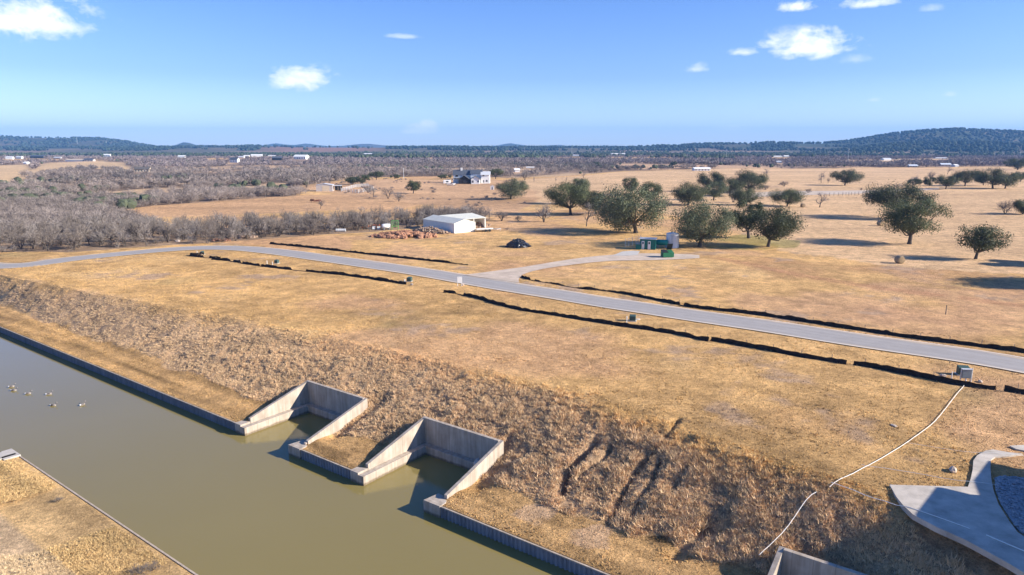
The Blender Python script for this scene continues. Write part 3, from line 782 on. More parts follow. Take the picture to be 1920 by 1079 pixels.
def tufts(name, u0, u1, v0, v1, n, blades, h, w, bright, keep=None, seed=0, lean=.5, clump=None, label=''):
    g = np.random.default_rng(seed)
    u = g.uniform(u0, u1, n); v = g.uniform(v0, v1, n); x, y = to_xy(u, v)
    k = ~SLIP_OUT(u, v) & ~inpoly(x, y, pat_np) & ~inpoly(x, y, bp_)
    d_ = y * math.cos(PITCH) + (CAM_H - 3) * math.sin(PITCH); k &= (np.abs(x) < .80 * d_)
    if keep is not None: k &= keep(x, y, u, v, g)
    u, v, x, y = u[k], v[k], x[k], y[k]; n = len(x)
    z = H1(x, y)
    for P, w_, dd in GULLIES:
        d = dist_line(x, y, P); z = z - dd * np.exp(-(d / w_) ** 2); z = np.where(d < w_ * .75, -3.0, z)
    sz = (.45 + .55 * ss(u, -75, 0) if h > .2 else 1) * g.uniform(.45, 1.35, n) * (1 + .5 * fbm(x, y, 2.5, seed + 3, 2))
    base = ground_colour(x, y)
    tint = bright * g.uniform(.72, 1.25, (n, 1)) * np.array((.93, 1.0, 1.02))
    cc = base * tint; cc = np.clip(cc / np.maximum(1, cc.max(1, keepdims=True) / .74), .02, .8)
    B = blades; N_ = n * B
    ang = g.uniform(0, 2 * math.pi, (n, B)); ln = g.uniform(.25, 1, (n, B)) * lean
    hh = h * sz[:, None] * g.uniform(.55, 1.1, (n, B)); ww = w * sz[:, None] * g.uniform(.6, 1.3, (n, B))
    ox = g.normal(0, .28 * h + .02, (n, B)); oy = g.normal(0, .28 * h + .02, (n, B))
    bx = x[:, None] + ox; by = y[:, None] + oy; bz = z[:, None] - .03 + 0 * bx
    ta = g.uniform(0, 2 * math.pi, (n, B)); dx = np.cos(ta) * ww / 2; dy = np.sin(ta) * ww / 2
    tx = bx + np.cos(ang) * ln * hh; ty = by + np.sin(ang) * ln * hh; tz = bz + hh * np.sqrt(np.clip(1 - ln ** 2 * .6, .1, 1))
    V = np.stack([np.stack([bx - dx, by - dy, bz], -1), np.stack([bx + dx, by + dy, bz], -1), np.stack([tx, ty, tz], -1)], 2).reshape(-1, 3)
    F = np.arange(N_ * 3).reshape(-1, 3)
    Cc = np.repeat(cc, B * 3, axis=0)
    me = mesh_np(name, V, F, M['grass'], Cc); o = link(name, me)
    print(name, N_)
    return tag(o, label, 'grass', kind='stuff')


def k_slope(x, y, u, v, g):
    v1 = bank_top(u); e1 = 4.3 + 1.6 * fbm(x, y, 4, 99, 3)
    top = v1 - 1.5 + 3 * fbm(x, y, 5, 101, 3)
    return (v > e1 + .2) & (v < top + 2.5 * g.uniform(0, 1, len(u)) ** 2) & (fbm(x, y, 1.3, 121, 2) > -.36)


tufts('bunch_grass', -135, 45, 3, 19, 76000, 20, .25, .045, 2.0, k_slope, 11, .9, label='tall tawny bunch grass covering the rough bank')
tufts('bunch_grass', -5, 45, 4, 17, 13000, 30, .40, .05, 2.1, lambda x, y, u, v, g: k_slope(x, y, u, v, g) & (fbm(x, y, 2, 131, 2) > .05), 13, 1.0, label='coarse taller weeds on the steeper bank at right')
tufts('low_grass', -40, 45, 3, 18, 70000, 8, .12, .04, 1.8, lambda x, y, u, v, g: (v > 4.3 + 1.6 * fbm(x, y, 4, 99, 3)) & (v < bank_top(u) + 1), 14, 1.1, label='low dry grass between the bunch grass of the rough bank')
tufts('short_grass', -120, 52, 10, 60, 150000, 6, .13, .06, 1.2, lambda x, y, u, v, g: (g.uniform(0, 1, len(u)) < np.exp(-np.clip(v - 15, 0, 99) / 35)) & (dist_line(x, y, ROAD[::6]) > 3.5), 17, 1.3, label='short dry grass of the open lots')
tufts('mown_grass', -85, 40, .2, 6, 40000, 5, .09, .07, 1.15, lambda x, y, u, v, g: v < 4.4 + 1.2 * fbm(x, y, 4, 99, 3), 19, 1.3, label='mown golden grass strip along the canal edge')
tufts('short_grass', -33, 5, -CANAL_W - 14, -CANAL_W - .3, 60000, 6, .12, .032, 1.15, None, 23, 1.3, label='pale dry grass on the near bank at lower left')

# ------------------------------------------------------------------ trees
def ribbon_seg(Vl, Fl, p, q, w0, w1, g):
    d = q - p; a = g.normal(size=3); e1 = np.cross(d, a); e1 /= np.linalg.norm(e1) + 1e-9
    b = len(Vl); Vl += [p - e1 * w0, p + e1 * w0, q + e1 * w1, q - e1 * w1]; Fl.append((b, b + 1, b + 2, b + 3))


def bare_mesh(seed, stems=3, levels=4, kids=(5, 5, 5), spread=.75, tw=1.0):
    """unit-size leafless tree about 1 high and 1.1 wide; returns (V,F) of limbs and of twigs"""
    g = np.random.default_rng(seed); T = MB(); Vl = []; Fl = []
    def go(p, d, ln, r, lv):
        n = 3 if lv < 2 else 2; pts = [p]; q = p.copy(); dd = d.copy()
        for i in range(n):
            dd = dd + g.normal(0, .16, 3); dd[2] += .05; dd /= np.linalg.norm(dd); q = q + dd * ln / n; pts.append(q.copy())
        if lv < 2: T.tube(pts, [r * (1 - .5 * i / n) for i in range(n + 1)], 4 if lv else 5, caps=False)
        else:
            for i in range(n): ribbon_seg(Vl, Fl, pts[i], pts[i + 1], r, r * .7, g)
        if lv >= levels: return
        k = kids[min(lv, len(kids) - 1)]
        for i in range(k):
            f = g.uniform(.35, 1); j = f * n; a = int(min(j, n - 1)); b0 = pts[a] + (pts[a + 1] - pts[a]) * (j - a)
            nd = dd + g.normal(0, spread, 3); nd[2] = nd[2] * .7 + .12; nd /= np.linalg.norm(nd)
            go(b0, nd, ln * g.uniform(.5, .8), r * .52, lv + 1)
    for s in range(stems):
        a = g.uniform(0, 6.28); t = .0 if stems == 1 else g.uniform(.25, .7)
        go(np.array((.02 * math.cos(a), .02 * math.sin(a), -.02)), np.array((math.cos(a) * t, math.sin(a) * t, 1.0)), .36 if stems > 1 else .33, .022, 0)
    V = np.array(Vl); Vt = np.array(T.v)
    top = max(V[:, 2].max(), .5); V /= top; Vt = Vt / top
    return (Vt, T.f), (V * 1.0, Fl)


def as_mesh(name, V, F, mat):
    me = bpy.data.meshes.new(name); me.from_pydata([tuple(p) for p in V], [], F); me.materials.append(mat); me.update(); return me


BV = []
for i in range(8):
    (a, fa), (b, fb) = bare_mesh(100 + i, stems=(1, 2, 3, 4)[i % 4], levels=4, kids=(5, 5, 4, 4), tw=1)
    lim = as_mesh('trunk', a, fa, M['bark']); tw = as_mesh('crown', b, fb, M['twig'] if i % 2 else M['twig_lilac'])
    BV.append((lim, tw, max(np.abs(b[:, :2]).max() * 2, .5)))


def bare_tree(x, y, h, w, label, name='bare_tree', cat='tree', group=None, var=None, rz=None, z=None):
    i = random.randrange(len(BV)) if var is None else var
    lim, tw, wd = BV[i]
    t = empty(name, (x, y, (float(H1(np.array(x), np.array(y))) if z is None else z) - .05), random.uniform(0, 6.28) if rz is None else rz)
    s = w / wd; t.scale = (s, s, h)
    link('trunk', lim, t); link('crown', tw, t)
    return tag(t, label, cat, group)


def put(px, py): p = place(px, py); return p, depth(p) / F_PX


# individual bare trees: base px, base py, crown width px, top py
for (px, py, wpx, top, var, nm, lab) in [
    (1020, 417, 52, 372, 2, 'bare_tree', 'leafless grey multi-stemmed tree left of the dark leaning oak, above the barn shadow line'),
    (1100, 425, 50, 378, 0, 'bare_tree', 'single leafless lilac grey tree in front of the big grey-green oak'),
    (1537, 389, 44, 360, 0, 'bare_tree', 'dark vase-shaped leafless tree beside the hay bale near the white track'),
    (1437, 331, 26, 316, 0, 'bare_tree', 'lone small leafless tree far out on the field above the oak grove'),
    (1540, 343, 30, 321, 4, 'bare_tree', 'leafless tree just left of the round lone oak'),
    (1552, 344, 14, 333, 1, 'shrub', 'small twiggy shrub between the leafless tree and the round lone oak'),
    (1884, 402, 42, 370, 3, 'bare_tree', 'dense many-stemmed leafless thicket at the right edge beside an evergreen'),
    (1713, 347, 34, 326, 2, 'bare_tree', 'leafless tree at the left end of the far oak row, grey crown'),
    (1742, 344, 34, 319, 1, 'bare_tree', 'taller reddish grey leafless tree in the far oak row'),
    (1777, 327, 22, 311, 0, 'bare_tree', 'small leafless tree standing behind the far oak row'),
    (1094, 334, 18, 321, 0, 'bare_tree', 'tallest leafless tree where the far thicket meets the field'),
    (1061, 341, 9, 331, 4, 'bare_tree', 'small leafless tree on the field line, right of its like-sized neighbour'),
    (1042, 341, 9, 332, 0, 'bare_tree', 'small leafless tree on the field line between two others'),
    (1001, 342, 8, 331, 4, 'bare_tree', 'small leafless tree on the field line just right of the olive scrub oak'),
    (984, 338, 30, 312, 2, 'bare_tree', 'pale leafless tree behind the olive scrub oak right of the farmhouse'),
    (941, 415, 36, 392, 3, 'shrub', 'grey leafless shrub right behind the open barn wing'),
    (972, 415, 22, 402, 3, 'shrub', 'low brown shrub right of the barn'),
    (1375, 380, 36, 350, 2, 'bare_tree', 'pale lilac leafless tree tucked inside the oak grove'),
    (1246, 390, 36, 368, 3, 'shrub', 'leafless brush between the big grey-green oak and the grove'),
    (1470, 350, 30, 338, 3, 'shrub', 'reddish twiggy shrub on the field behind the low spreading oak'),
    (1435, 356, 34, 345, 3, 'shrub', 'line of low dark brush behind the oak grove'),
    (1515, 362, 18, 352, 3, 'shrub', 'small brown shrub at the start of the white track'),
    (1615, 358, 8, 351, 3, 'shrub', 'tiny brown bush on the far side of the white track'),
    (600, 392, 30, 372, 1, 'bare_tree', 'leafless tree rising at the edge of the red pasture below the cows'),
    (575, 352, 26, 320, 2, 'bare_tree', 'leafless tree left of the weathered tin shed'),
    (950, 432, 12, 426, 3, 'shrub', 'tuft of dead brush right of the parked trailer'),
]:
    p, k = put(px, py)
    bare_tree(p[0], p[1], (py - top) * k, wpx * k, lab, nm, 'shrub' if nm == 'shrub' else 'tree', var=var)

for i, (px, py, wpx, top) in enumerate([(700, 370, 42, 346), (728, 373, 40, 347), (748, 378, 34, 354), (690, 362, 30, 343)]):
    p, k = put(px, py); bare_tree(p[0], p[1], (py - top) * k, wpx * k, 'leafless bush in the rounded clump between the tin shed and the round dark oak', 'shrub', 'shrub', 'bushes of the clump left of the round oak', var=i)


def oak_meshes(W_, Ht, Hb, seed, leaf, n, K=None, lean=(0, 0), flat=.8):
    g = np.random.default_rng(seed)
    K = K or int(np.clip(W_ * 2.7, 13, 38))
    cz = (Ht + Hb) / 2; az = (Ht - Hb) / 2
    cs = []; rs = []
    for i in range(K):
        d = g.normal(size=3); d /= np.linalg.norm(d); d[2] = d[2] * 1.0 + .12
        q = g.uniform(.3, 1.04) ** .5; sk = 1 - (.30 if Hb > .12 * Ht else .08) * max(0, -d[2])
        r_ = min(W_, 2.2 * (Ht - Hb)) * g.uniform(.075, .195)
        cs.append((lean[0] + d[0] * q * sk * (W_ / 2 - r_ * .7), lean[1] + d[1] * q * sk * (W_ / 2 - r_ * .7), cz + np.clip(d[2] * q, -1, 1) * (az - r_ * flat * .5))); rs.append(r_)
    cs = np.array(cs); rs = np.array(rs)
    w = rs ** 2; pi = g.choice(K, n, p=w / w.sum())
    d = g.normal(size=(n, 3)); d /= np.linalg.norm(d, axis=1)[:, None]
    rad = rs[pi] * (g.uniform(.12, 1.2, n) ** .5) * (1 + .25 * g.normal(size=n) * (g.uniform(size=n) < .25))
    P = cs[pi] + d * rad[:, None] * np.array((1, 1, flat))
    P[:, 2] = np.maximum(P[:, 2], Hb * .9)
    nrm = d * 1.0 + g.normal(0, .5, (n, 3)); nrm[:, 2] += .25; nrm /= np.linalg.norm(nrm, axis=1)[:, None]
    a = g.normal(size=(n, 3)); e1 = np.cross(nrm, a); e1 /= np.linalg.norm(e1, axis=1)[:, None]; e2 = np.cross(nrm, e1)
    s = leaf * g.uniform(.5, 1.4, n)[:, None]; s2 = s * g.uniform(.5, 1.0, n)[:, None]
    V = np.stack([P - e1 * s, P + e2 * s2 * .8, P + e1 * s, P - e2 * s2 * .8], 1).reshape(-1, 3)
    F = np.arange(4 * n).reshape(-1, 4)
    T = MB(); tr = max(.16, Ht * .042); fork = max(Hb * .8, Ht * .2)
    base = np.array((0, 0, -.15)); fk = np.array((lean[0] * .35, lean[1] * .35, fork))
    T.tube([base, base * .3 + fk * .35 + np.array((g.normal(0, .05), 0, 0)), fk], [tr * 1.35, tr * 1.0, tr * .85], 8)
    for i in g.permutation(K)[:min(K, 12)]:
        c = cs[i]; mid = fk * .5 + c * .5 + g.normal(0, .05 * W_ * .5, 3); mid[2] -= .06 * Ht
        T.tube([fk, mid, c], [tr * .55, tr * .32, tr * .10], 5, caps=False)
    return V, F, T


def oak(px, py, xl, xr, top, bot, kind, label, group=None, seed=None, name='live_oak', k_n=1.0):
    p, k = put(px, py)
    W_ = (xr - xl) * k * 1.2; Ht = (py - top) * k * 1.04; Hb = max((py - bot) * k * .8, 0.02 * Ht)
    lean = (((xl + xr) / 2 - px) * k, 0)
    leaf = max(.22, .95 * k)
    leaf = max(leaf, math.sqrt(8.0 * W_ * (Ht - Hb) / 26000))
    n = int(np.clip(8.0 * W_ * (Ht - Hb) / leaf ** 2 * k_n, 1600, 26000))
    V, F, T = oak_meshes(W_, Ht, Hb, seed or int(px * 7 + py), leaf * .62, n, lean=lean)
    t = empty(name, (p[0], p[1], float(H1(np.array(p[0]), np.array(p[1])))))
    T.build('trunk', M['bark'], t)
    me = mesh_np('crown', V, F, M[kind]); link('crown', me, t)
    return tag(t, label, 'tree', group)


GR = 'evergreen oaks of the pasture'
for a in [
    (1192, 437, 1113, 1250, 355, 432, 'oak_grey', 'largest grey-green oak with a drooping left side, left of the green pump shed'),
    (1070, 403, 1026, 1106, 345, 388, 'oak', 'dark oak with a leaning trunk above the leafless multi-stemmed tree'),
    (1118, 402, 1078, 1142, 360, 398, 'oak_dark', 'very dark oak touching the left side of the largest grey-green oak'),
    (1085, 383, 1063, 1108, 337, 372, 'oak_grey', 'grey-green oak peeking above the dark leaning oak'),
    (1183, 366, 1166, 1197, 334, 360, 'oak', 'small oak with a flat top behind the largest grey-green oak'),
    (1220, 385, 1196, 1240, 344, 380, 'oak', 'olive oak behind the right shoulder of the largest grey-green oak'),
    (1312, 463, 1261, 1369, 381, 458, 'oak_grey', 'broad bushy oak right beside the white water tank, foliage almost to the ground'),
    (1404, 447, 1362, 1432, 379, 432, 'oak_dark', 'dark oak between the broad bushy oak and its right-hand neighbour'),
    (1440, 463, 1396, 1496, 394, 450, 'oak_dark', 'dark spreading oak at the right end of the near row, trunk bare'),
    (1290, 385, 1261, 1323, 343, 383, 'oak', 'rounded oak at the left end of the rear grove'),
    (1330, 360, 1306, 1354, 325, 354, 'oak_dark', 'dark domed oak at the top left of the rear grove'),
    (1338, 376, 1316, 1362, 342, 370, 'oak_grey', 'paler green oak in the middle of the rear grove'),
    (1368, 368, 1346, 1392, 337, 364, 'oak_dark', 'greyish dark oak between the two domed oaks of the rear grove'),
    (1404, 362, 1373, 1435, 322, 359, 'oak_dark', 'tallest dark domed oak of the rear grove, at its right end'),
    (1400, 385, 1373, 1424, 356, 383, 'oak', 'low round oak in front of the tallest domed oak'),
    (1476, 387, 1445, 1506, 357, 386, 'oak', 'low spreading bushy oak left of the hay bale by the white track'),
    (1705, 458, 1656, 1759, 376, 440, 'oak', 'tall oak with a bare forked trunk standing in the right field'),
    (1688, 410, 1627, 1734, 346, 391, 'oak_dark', 'wide dark oak directly behind the tall forked oak'),
    (1829, 486, 1793, 1877, 425, 467, 'oak', 'small umbrella-shaped oak alone near the right edge'),
    (1584, 348, 1559, 1612, 320, 343, 'oak_dark', 'lone dome-shaped oak on the far field'),
    (1773, 355, 1753, 1797, 331, 349, 'oak_dark', 'short-trunked oak of the far row, right of the leafless trees'),
    (1809, 349, 1787, 1834, 321, 344, 'oak_dark', 'upright oak in the middle of the far row'),
    (1861, 354, 1832, 1886, 318, 349, 'oak', 'biggest oak of the far row with the long shadow'),
    (1884, 354, 1866, 1908, 326, 350, 'oak', 'oak overlapping the right side of the biggest far oak'),
    (1913, 341, 1902, 1928, 322, 336, 'oak', 'oak at the right picture edge ending the far row'),
    (1844, 348, 1826, 1856, 328, 343, 'oak_dark', 'small dark oak squeezed left of the biggest far oak'),
    (1711, 349, 1703, 1727, 336, 348, 'oak_dark', 'low dark round bush oak at the left end of the far row'),
    (1743, 349, 1731, 1753, 332, 348, 'oak_dark', 'small dark oak below the reddish leafless tree'),
    (1908, 319, 1886, 1930, 297, 317, 'oak_dark', 'dark tree on the far field at the right picture edge, touching the hill foot'),
    (958, 374, 929, 988, 337, 372, 'oak_grey', 'sparse olive scrub oak right of the farmhouse'),
    (775, 363, 762, 790, 340, 360, 'oak_dark', 'small round dark oak alone between barn and farmhouse'),
    (706, 338, 691, 720, 322, 333, 'oak_dark', 'dark oak above the clump of leafless bushes'),
    (660, 346, 646, 674, 332, 345, 'oak_dark', 'dark low oak just right of the weathered tin shed'),
    (680, 346, 668, 694, 330, 344, 'oak_dark', 'dark low oak between the tin shed and the taller round one'),
    (929, 336, 916, 943, 318, 331, 'oak', 'oak touching the right side of the farmhouse'),
    (836, 336, 823, 848, 328, 335, 'oak_dark', 'low dark bush oak left of the farmhouse'),
    (740, 336, 732, 750, 328, 335, 'oak_dark', 'low dark oak beside the pale utility pole'),
    (1917, 402, 1900, 1945, 370, 400, 'oak_dark', 'dark evergreen half cut by the right picture edge beside the leafless thicket'),
    (1115, 311, 1108, 1124, 304, 311, 'oak_dark', 'tiny dark evergreen in the purple far thicket, left of centre field'),
    (1262, 311, 1256, 1270, 304, 311, 'oak_dark', 'tiny dark evergreen in the far thicket left of the long white barn'),
]:
    oak(*a, group=GR)
# two oaks just outside the right picture edge, whose shadows reach into the field
for (x, y, W_, h, lab) in [(108.5, 128.5, 11, 7.5, 'oak standing just beyond the right picture edge, upper shadow'), (98.5, 107.5, 15, 10, 'broad oak standing just beyond the right picture edge, lower shadow')]:
    V, F, T = oak_meshes(W_, h, 1.4, int(x * 9), .2, 20000)
    t = empty('live_oak', (x, y, float(H1(np.array(x), np.array(y))))); T.build('trunk', M['bark'], t); link('crown', mesh_np('crown', V, F, M['oak_dark']), t); tag(t, lab, 'tree', GR)

# -------- the bare thicket: nearest trees as individuals, the rest as one woodland mass
def sample_poly(P, n, g):
    lo = P.min(0); hi = P.max(0); out = np.empty((0, 2))
    while len(out) < n:
        q = g.uniform(lo, hi, (n * 3, 2)); out = np.vstack([out, q[inpoly(q[:, 0], q[:, 1], P)]])
    return out[:n]


def in_view(x, y, m_=1.08):
    d_ = y * math.cos(PITCH) + 20 * math.sin(PITCH); return np.abs(x) < .75 * d_ * m_


g = np.random.default_rng(77)
lo = P_WA.min(0); hi = P_WA.max(0)
cand = []
for gx in np.arange(lo[0], hi[0], 3.7):
    for gy in np.arange(lo[1], hi[1], 3.7): cand.append((gx + g.uniform(-1.7, 1.7), gy + g.uniform(-1.7, 1.7)))
cand = np.array(cand); cand = cand[inpoly(cand[:, 0], cand[:, 1], P_WA) & in_view(cand[:, 0], cand[:, 1])]
dn = np.array([dist_line(cand[:, 0], cand[:, 1], ROAD[::5])]).ravel(); cand = cand[dn > 8]; dn = dn[dn > 8]
dd = np.hypot(cand[:, 0], cand[:, 1])
# the photograph's front edge trees first
order = np.argsort(dd); cand = cand[order]; dn = dn[order]
print('thicket candidates', len(cand))
n_ind = 262
for i in range(min(n_ind, len(cand))):
    x, y = cand[i]; edge = dn[i] < 15
    h = g.uniform(1.6, 2.6) if (edge and g.uniform() < .7) else g.uniform(3.6, 6.2)
    w_ = h * g.uniform(.95, 1.35)
    if h < 3: bare_tree(x, y, h, w_, 'low leafless brush fringing the thicket beyond the road bend', 'shrub', 'shrub', 'brush fringing the thicket', var=int(g.integers(2, 4)))
    else: bare_tree(x, y, h, w_, 'leafless grey mesquite tree standing in the thicket beyond the road', 'bare_tree', 'tree', 'bare trees of the thicket', var=int(g.integers(0, 8)))


FB = [
    (17, 299, 12, 5, 'siding', 'steel', 'white gabled house at the far left edge, leftmost of the ridge houses'),
    (35, 298, 11, 4.5, 'white', 'steel', 'small white house just right of the leftmost gabled house'),
    (69, 297, 25, 5.5, 'dark', 'grey_roof', 'long dark barn on the left ridge'),
    (107, 298, 14, 3, 'grey_wall', 'steel', 'low grey shed between the dark barn and the long pale barn'),
    (139, 303, 36, 4, 'siding', 'tan_wall', 'long low pale barn on the left ridge'),
    (166, 303, 17, 5, 'grey_wall', 'grey_roof', 'dark grey shed touching the right end of the long pale barn'),
    (200, 294, 13, 4.5, 'siding', 'white', 'bright white house above the left woodland, alone'),
    (47, 308, 7, 4, 'white', 'white', 'small bright white shed below the ridge houses'),
    (266, 323, 26, 9, 'tan_wall', 'roof_brown', 'tan house with a dark hipped roof amid the leafless woodland'),
    (340, 296, 13, 4, 'white', 'white', 'small white house above the middle-left woodland'),
    (438, 305, 16, 9, 'siding', 'grey_roof', 'white and grey house, leftmost of the central cluster'),
    (452, 297, 11, 3.5, 'siding', 'steel', 'small white house in the central cluster'),
    (462, 295, 10, 3.5, 'tan_wall', 'white', 'pale roofed house in the central cluster'),
    (481, 294, 20, 4, 'siding', 'white', 'long white roofed barn in the central cluster'),
    (510, 294, 14, 2, 'tan_wall', 'white', 'distant low white shed right of the long white roofed barn'),
    (519, 301, 18, 7, 'dark', 'grey_roof', 'dark blue-grey house right of the central cluster'),
    (562, 299, 25, 8, 'siding', 'white', 'white metal barn, largest right of the central cluster'),
    (970, 323, 9, 6, 'white', 'white', 'small white shed in the thicket right of the farmhouse'),
    (994, 316, 14, 2.2, 'white', 'white', 'distant low white roof right above the small thicket shed'),
    (1317, 320.5, 30, 5.5, 'siding', 'white', 'long low white barn on the far field above the oak grove'),
    (1458, 295, 18, 2.2, 'white', 'white', 'long white roof at the hill foot, left of two'),
    (1475, 295, 9, 3, 'white', 'white', 'bright white shed at the hill foot right of the long roof'),
    (1461, 306, 8, 3.5, 'siding', 'steel', 'small white house inside the dark belt below the hill'),
    (1664, 301, 16, 4, 'siding', 'steel', 'white house cluster below the big hill'),
    (1713, 314, 15, 4.5, 'grey_wall', 'tank_white', 'white-roofed barn left of a dark tree at the field end'),
    (1774, 312, 18, 5, 'grey_wall', 'tank_white', 'blue-white roofed barn behind the far oak row'),
    (1794, 313, 7, 4, 'white', 'white', 'small white shed right of the blue-white roofed barn'),
    (1765, 298, 20, 2, 'siding', 'white', 'thin white building line at the foot of the big hill'),
    (690, 291, 16, 3, 'tan_wall', 'white', 'distant pale house on the reddish low hill'),
    (1160, 290.5, 26, 2.5, 'tan_wall', 'white', 'distant pale quarry building on the low ridge at centre right'),
    (1080, 293, 12, 2, 'siding', 'white', 'distant white roof left of the quarry building'),
]
FB_CLEAR = []
for f_ in FB + [(612, 359, 44, 12), (884, 345, 76, 26), (838, 346, 20, 8)]:
    p_ = place(f_[0], f_[1]); FB_CLEAR.append((p_[0] / p_[1], p_[1], f_[2] * depth(p_) / F_PX / 2 + 2.5))


def clear_front(x, y):
    """yards: no trees on or in front of the far buildings"""
    k = np.ones(np.shape(x), bool)
    for t_, y_, h_ in FB_CLEAR: k &= ~((np.abs(x - t_ * y) < h_) & (y > y_ * .80 - 10) & (y < y_ + 2 * h_))
    return k


def lod_bare(seed, n, w0, L_=.34):
    g = np.random.default_rng(seed); d = g.normal(size=(n, 3)); d[:, 2] = np.abs(d[:, 2]) * .9 + .1; d /= np.linalg.norm(d, axis=1)[:, None]
    q = g.uniform(.35, .85, n)[:, None]; c = d * q * np.array((.55, .55, .62)) + np.array((0, 0, .22))
    dr_ = d + g.normal(0, .5, (n, 3)); dr_ /= np.linalg.norm(dr_, axis=1)[:, None]; ln = g.uniform(.4, 1, n)[:, None] * L_
    e1 = np.cross(dr_, g.normal(size=(n, 3))); e1 /= np.linalg.norm(e1, axis=1)[:, None]
    V = np.stack([c - dr_ * ln / 2 - e1 * w0, c - dr_ * ln / 2 + e1 * w0, c + dr_ * ln / 2 + e1 * w0 * .4], 1).reshape(-1, 3)
    st = np.array([[-.03, 0, 0], [.03, 0, 0], [0.05, .02, .5], [0, -.03, 0], [0, .03, 0], [-.1, .05, .5]])
    V = np.vstack([V, st]); return V, np.arange(len(V)).reshape(-1, 3)


def ico_blob(seed):
    g = np.random.default_rng(seed); t = (1 + 5 ** .5) / 2
    V = np.array([(-1, t, 0), (1, t, 0), (-1, -t, 0), (1, -t, 0), (0, -1, t), (0, 1, t), (0, -1, -t), (0, 1, -t), (t, 0, -1), (t, 0, 1), (-t, 0, -1), (-t, 0, 1)], float) / 1.902
    F = [(0, 11, 5), (0, 5, 1), (0, 1, 7), (0, 7, 10), (0, 10, 11), (1, 5, 9), (5, 11, 4), (11, 10, 2), (10, 7, 6), (7, 1, 8), (3, 9, 4), (3, 4, 2), (3, 2, 6), (3, 6, 8), (3, 8, 9), (4, 9, 5), (2, 4, 11), (6, 2, 10), (8, 6, 7), (9, 8, 1)]
    V = V * g.uniform(.8, 1.15, (12, 1)) * np.array((.5, .5, .5)) + np.array((0, 0, .45)); return V, np.array(F)


def scatter(name, variants, x, y, s, colr, mat, label, hz=1.0, cvar=.2, seed=1, cat='woodland'):
    kf = clear_front(x, y); x, y, s = x[kf], y[kf], s[kf]
    if np.ndim(colr) == 2: colr = colr[kf]
    g = np.random.default_rng(seed); n = len(x); z = H1(x, y); a = g.uniform(0, 6.28, n); vi = g.integers(0, len(variants), n)
    VV = []; FF = []; CC = []; base = 0
    colr = np.broadcast_to(colr, (n, 3)) * g.uniform(1 - cvar, 1 + cvar, (n, 1))
    for k, (V, F) in enumerate(variants):
        m_ = np.where(vi == k)[0]
        if not len(m_): continue
        ca, sa = np.cos(a[m_])[:, None], np.sin(a[m_])[:, None]; sk = s[m_][:, None]
        X = (V[None, :, 0] * ca - V[None, :, 1] * sa) * sk * 1.15 + x[m_][:, None]; Y = (V[None, :, 0] * sa + V[None, :, 1] * ca) * sk * 1.15 + y[m_][:, None]; Z = V[None, :, 2] * sk * hz + z[m_][:, None] - .1
        VV.append(np.stack([X, Y, Z], -1).reshape(-1, 3)); FF.append((F[None] + (np.arange(len(m_)) * len(V))[:, None, None]).reshape(-1, 3) + base); base += len(m_) * len(V)
        CC.append(np.repeat(colr[m_], len(V), axis=0))
    me = mesh_np(name, np.vstack(VV), np.vstack(FF), mat, np.vstack(CC)); print(name, len(me.polygons))
    return tag(link(name, me), label, cat, kind='stuff')


TW = np.array((.235, .197, .176))
mid = [lod_bare(200 + i, 400, .0075, .36) for i in range(6)]
farv = [lod_bare(220 + i, 100, .018, .42) for i in range(6)]
vfar = [lod_bare(240 + i, 22, .06, .5) for i in range(6)]
rest = cand[n_ind:]
scatter('woodland', mid, rest[:, 0], rest[:, 1], g.uniform(3.8, 6.0, len(rest)), TW, M['hedge'], 'grey leafless thicket filling the ground behind its front trees')


def wedge(n, r0, r1, amax, g, pw=1.0):
    a = g.uniform(-amax, amax, n); r_ = r0 * (r1 / r0) ** (g.uniform(0, 1, n) ** pw)
    return r_ * np.sin(a), r_ * np.cos(a)


x, y = wedge(15000, 200, 1100, .68, g)
wx = x + 8 * vn(x, y, 30, 7); wy = y + 8 * vn(x, y, 30, 8)
def wood_mask(x, y):
    k = inpoly(x, y, P_WB)
    for P in P_LF: k &= ~inpoly(x, y, P)
    return k
kk = wood_mask(wx, wy) & (fbm(x, y, 60, 141, 3) > -.20) & ~((fbm(x, y * .6, 160, 93) > .42) & (np.hypot(x, y) > 350))
x, y = x[kk], y[kk]; r_ = np.hypot(x, y); nr = r_ < 430
hue = (1 + .45 * fbm(x, y, 120, 143)[:, None] * np.array((1.0, .9, .8)))
scatter('woodland', mid, x[nr], y[nr], g.uniform(2.6, 7, nr.sum()), TW * hue[nr], M['hedge'], 'leafless grey mesquite woodland left beyond the red pasture', seed=3)
fr = ~nr
scatter('woodland', farv, x[fr], y[fr], g.uniform(3, 8, fr.sum()), TW * hue[fr], M['hedge'], 'leafless lilac grey woodland in the middle distance', seed=4)
x, y = wedge(16000, 900, 2100, .68, g); kk = (wood_mask(x, y) | (np.hypot(x, y) > 1500)) & (fbm(x, y * .6, 160, 93) < .42); x, y = x[kk], y[kk]
scatter('woodland', vfar, x, y, g.uniform(5, 8, len(x)), np.array((.22, .18, .17)), M['hedge'], 'far lilac grey woodland below the dark juniper belt', seed=5)
# shrubs dotting the clearing by the farmhouse and pasture edges
q = sample_poly(P_HOUSE, 260, g); kk = fbm(q[:, 0], q[:, 1], 30, 150) > .05; q = q[kk]
scatter('low_brush', mid, q[:, 0], q[:, 1], g.uniform(.8, 2.4, len(q)), TW * .95, M['hedge'], 'low scattered brush on the rough ground around the farmhouse', seed=6, cat='brush')
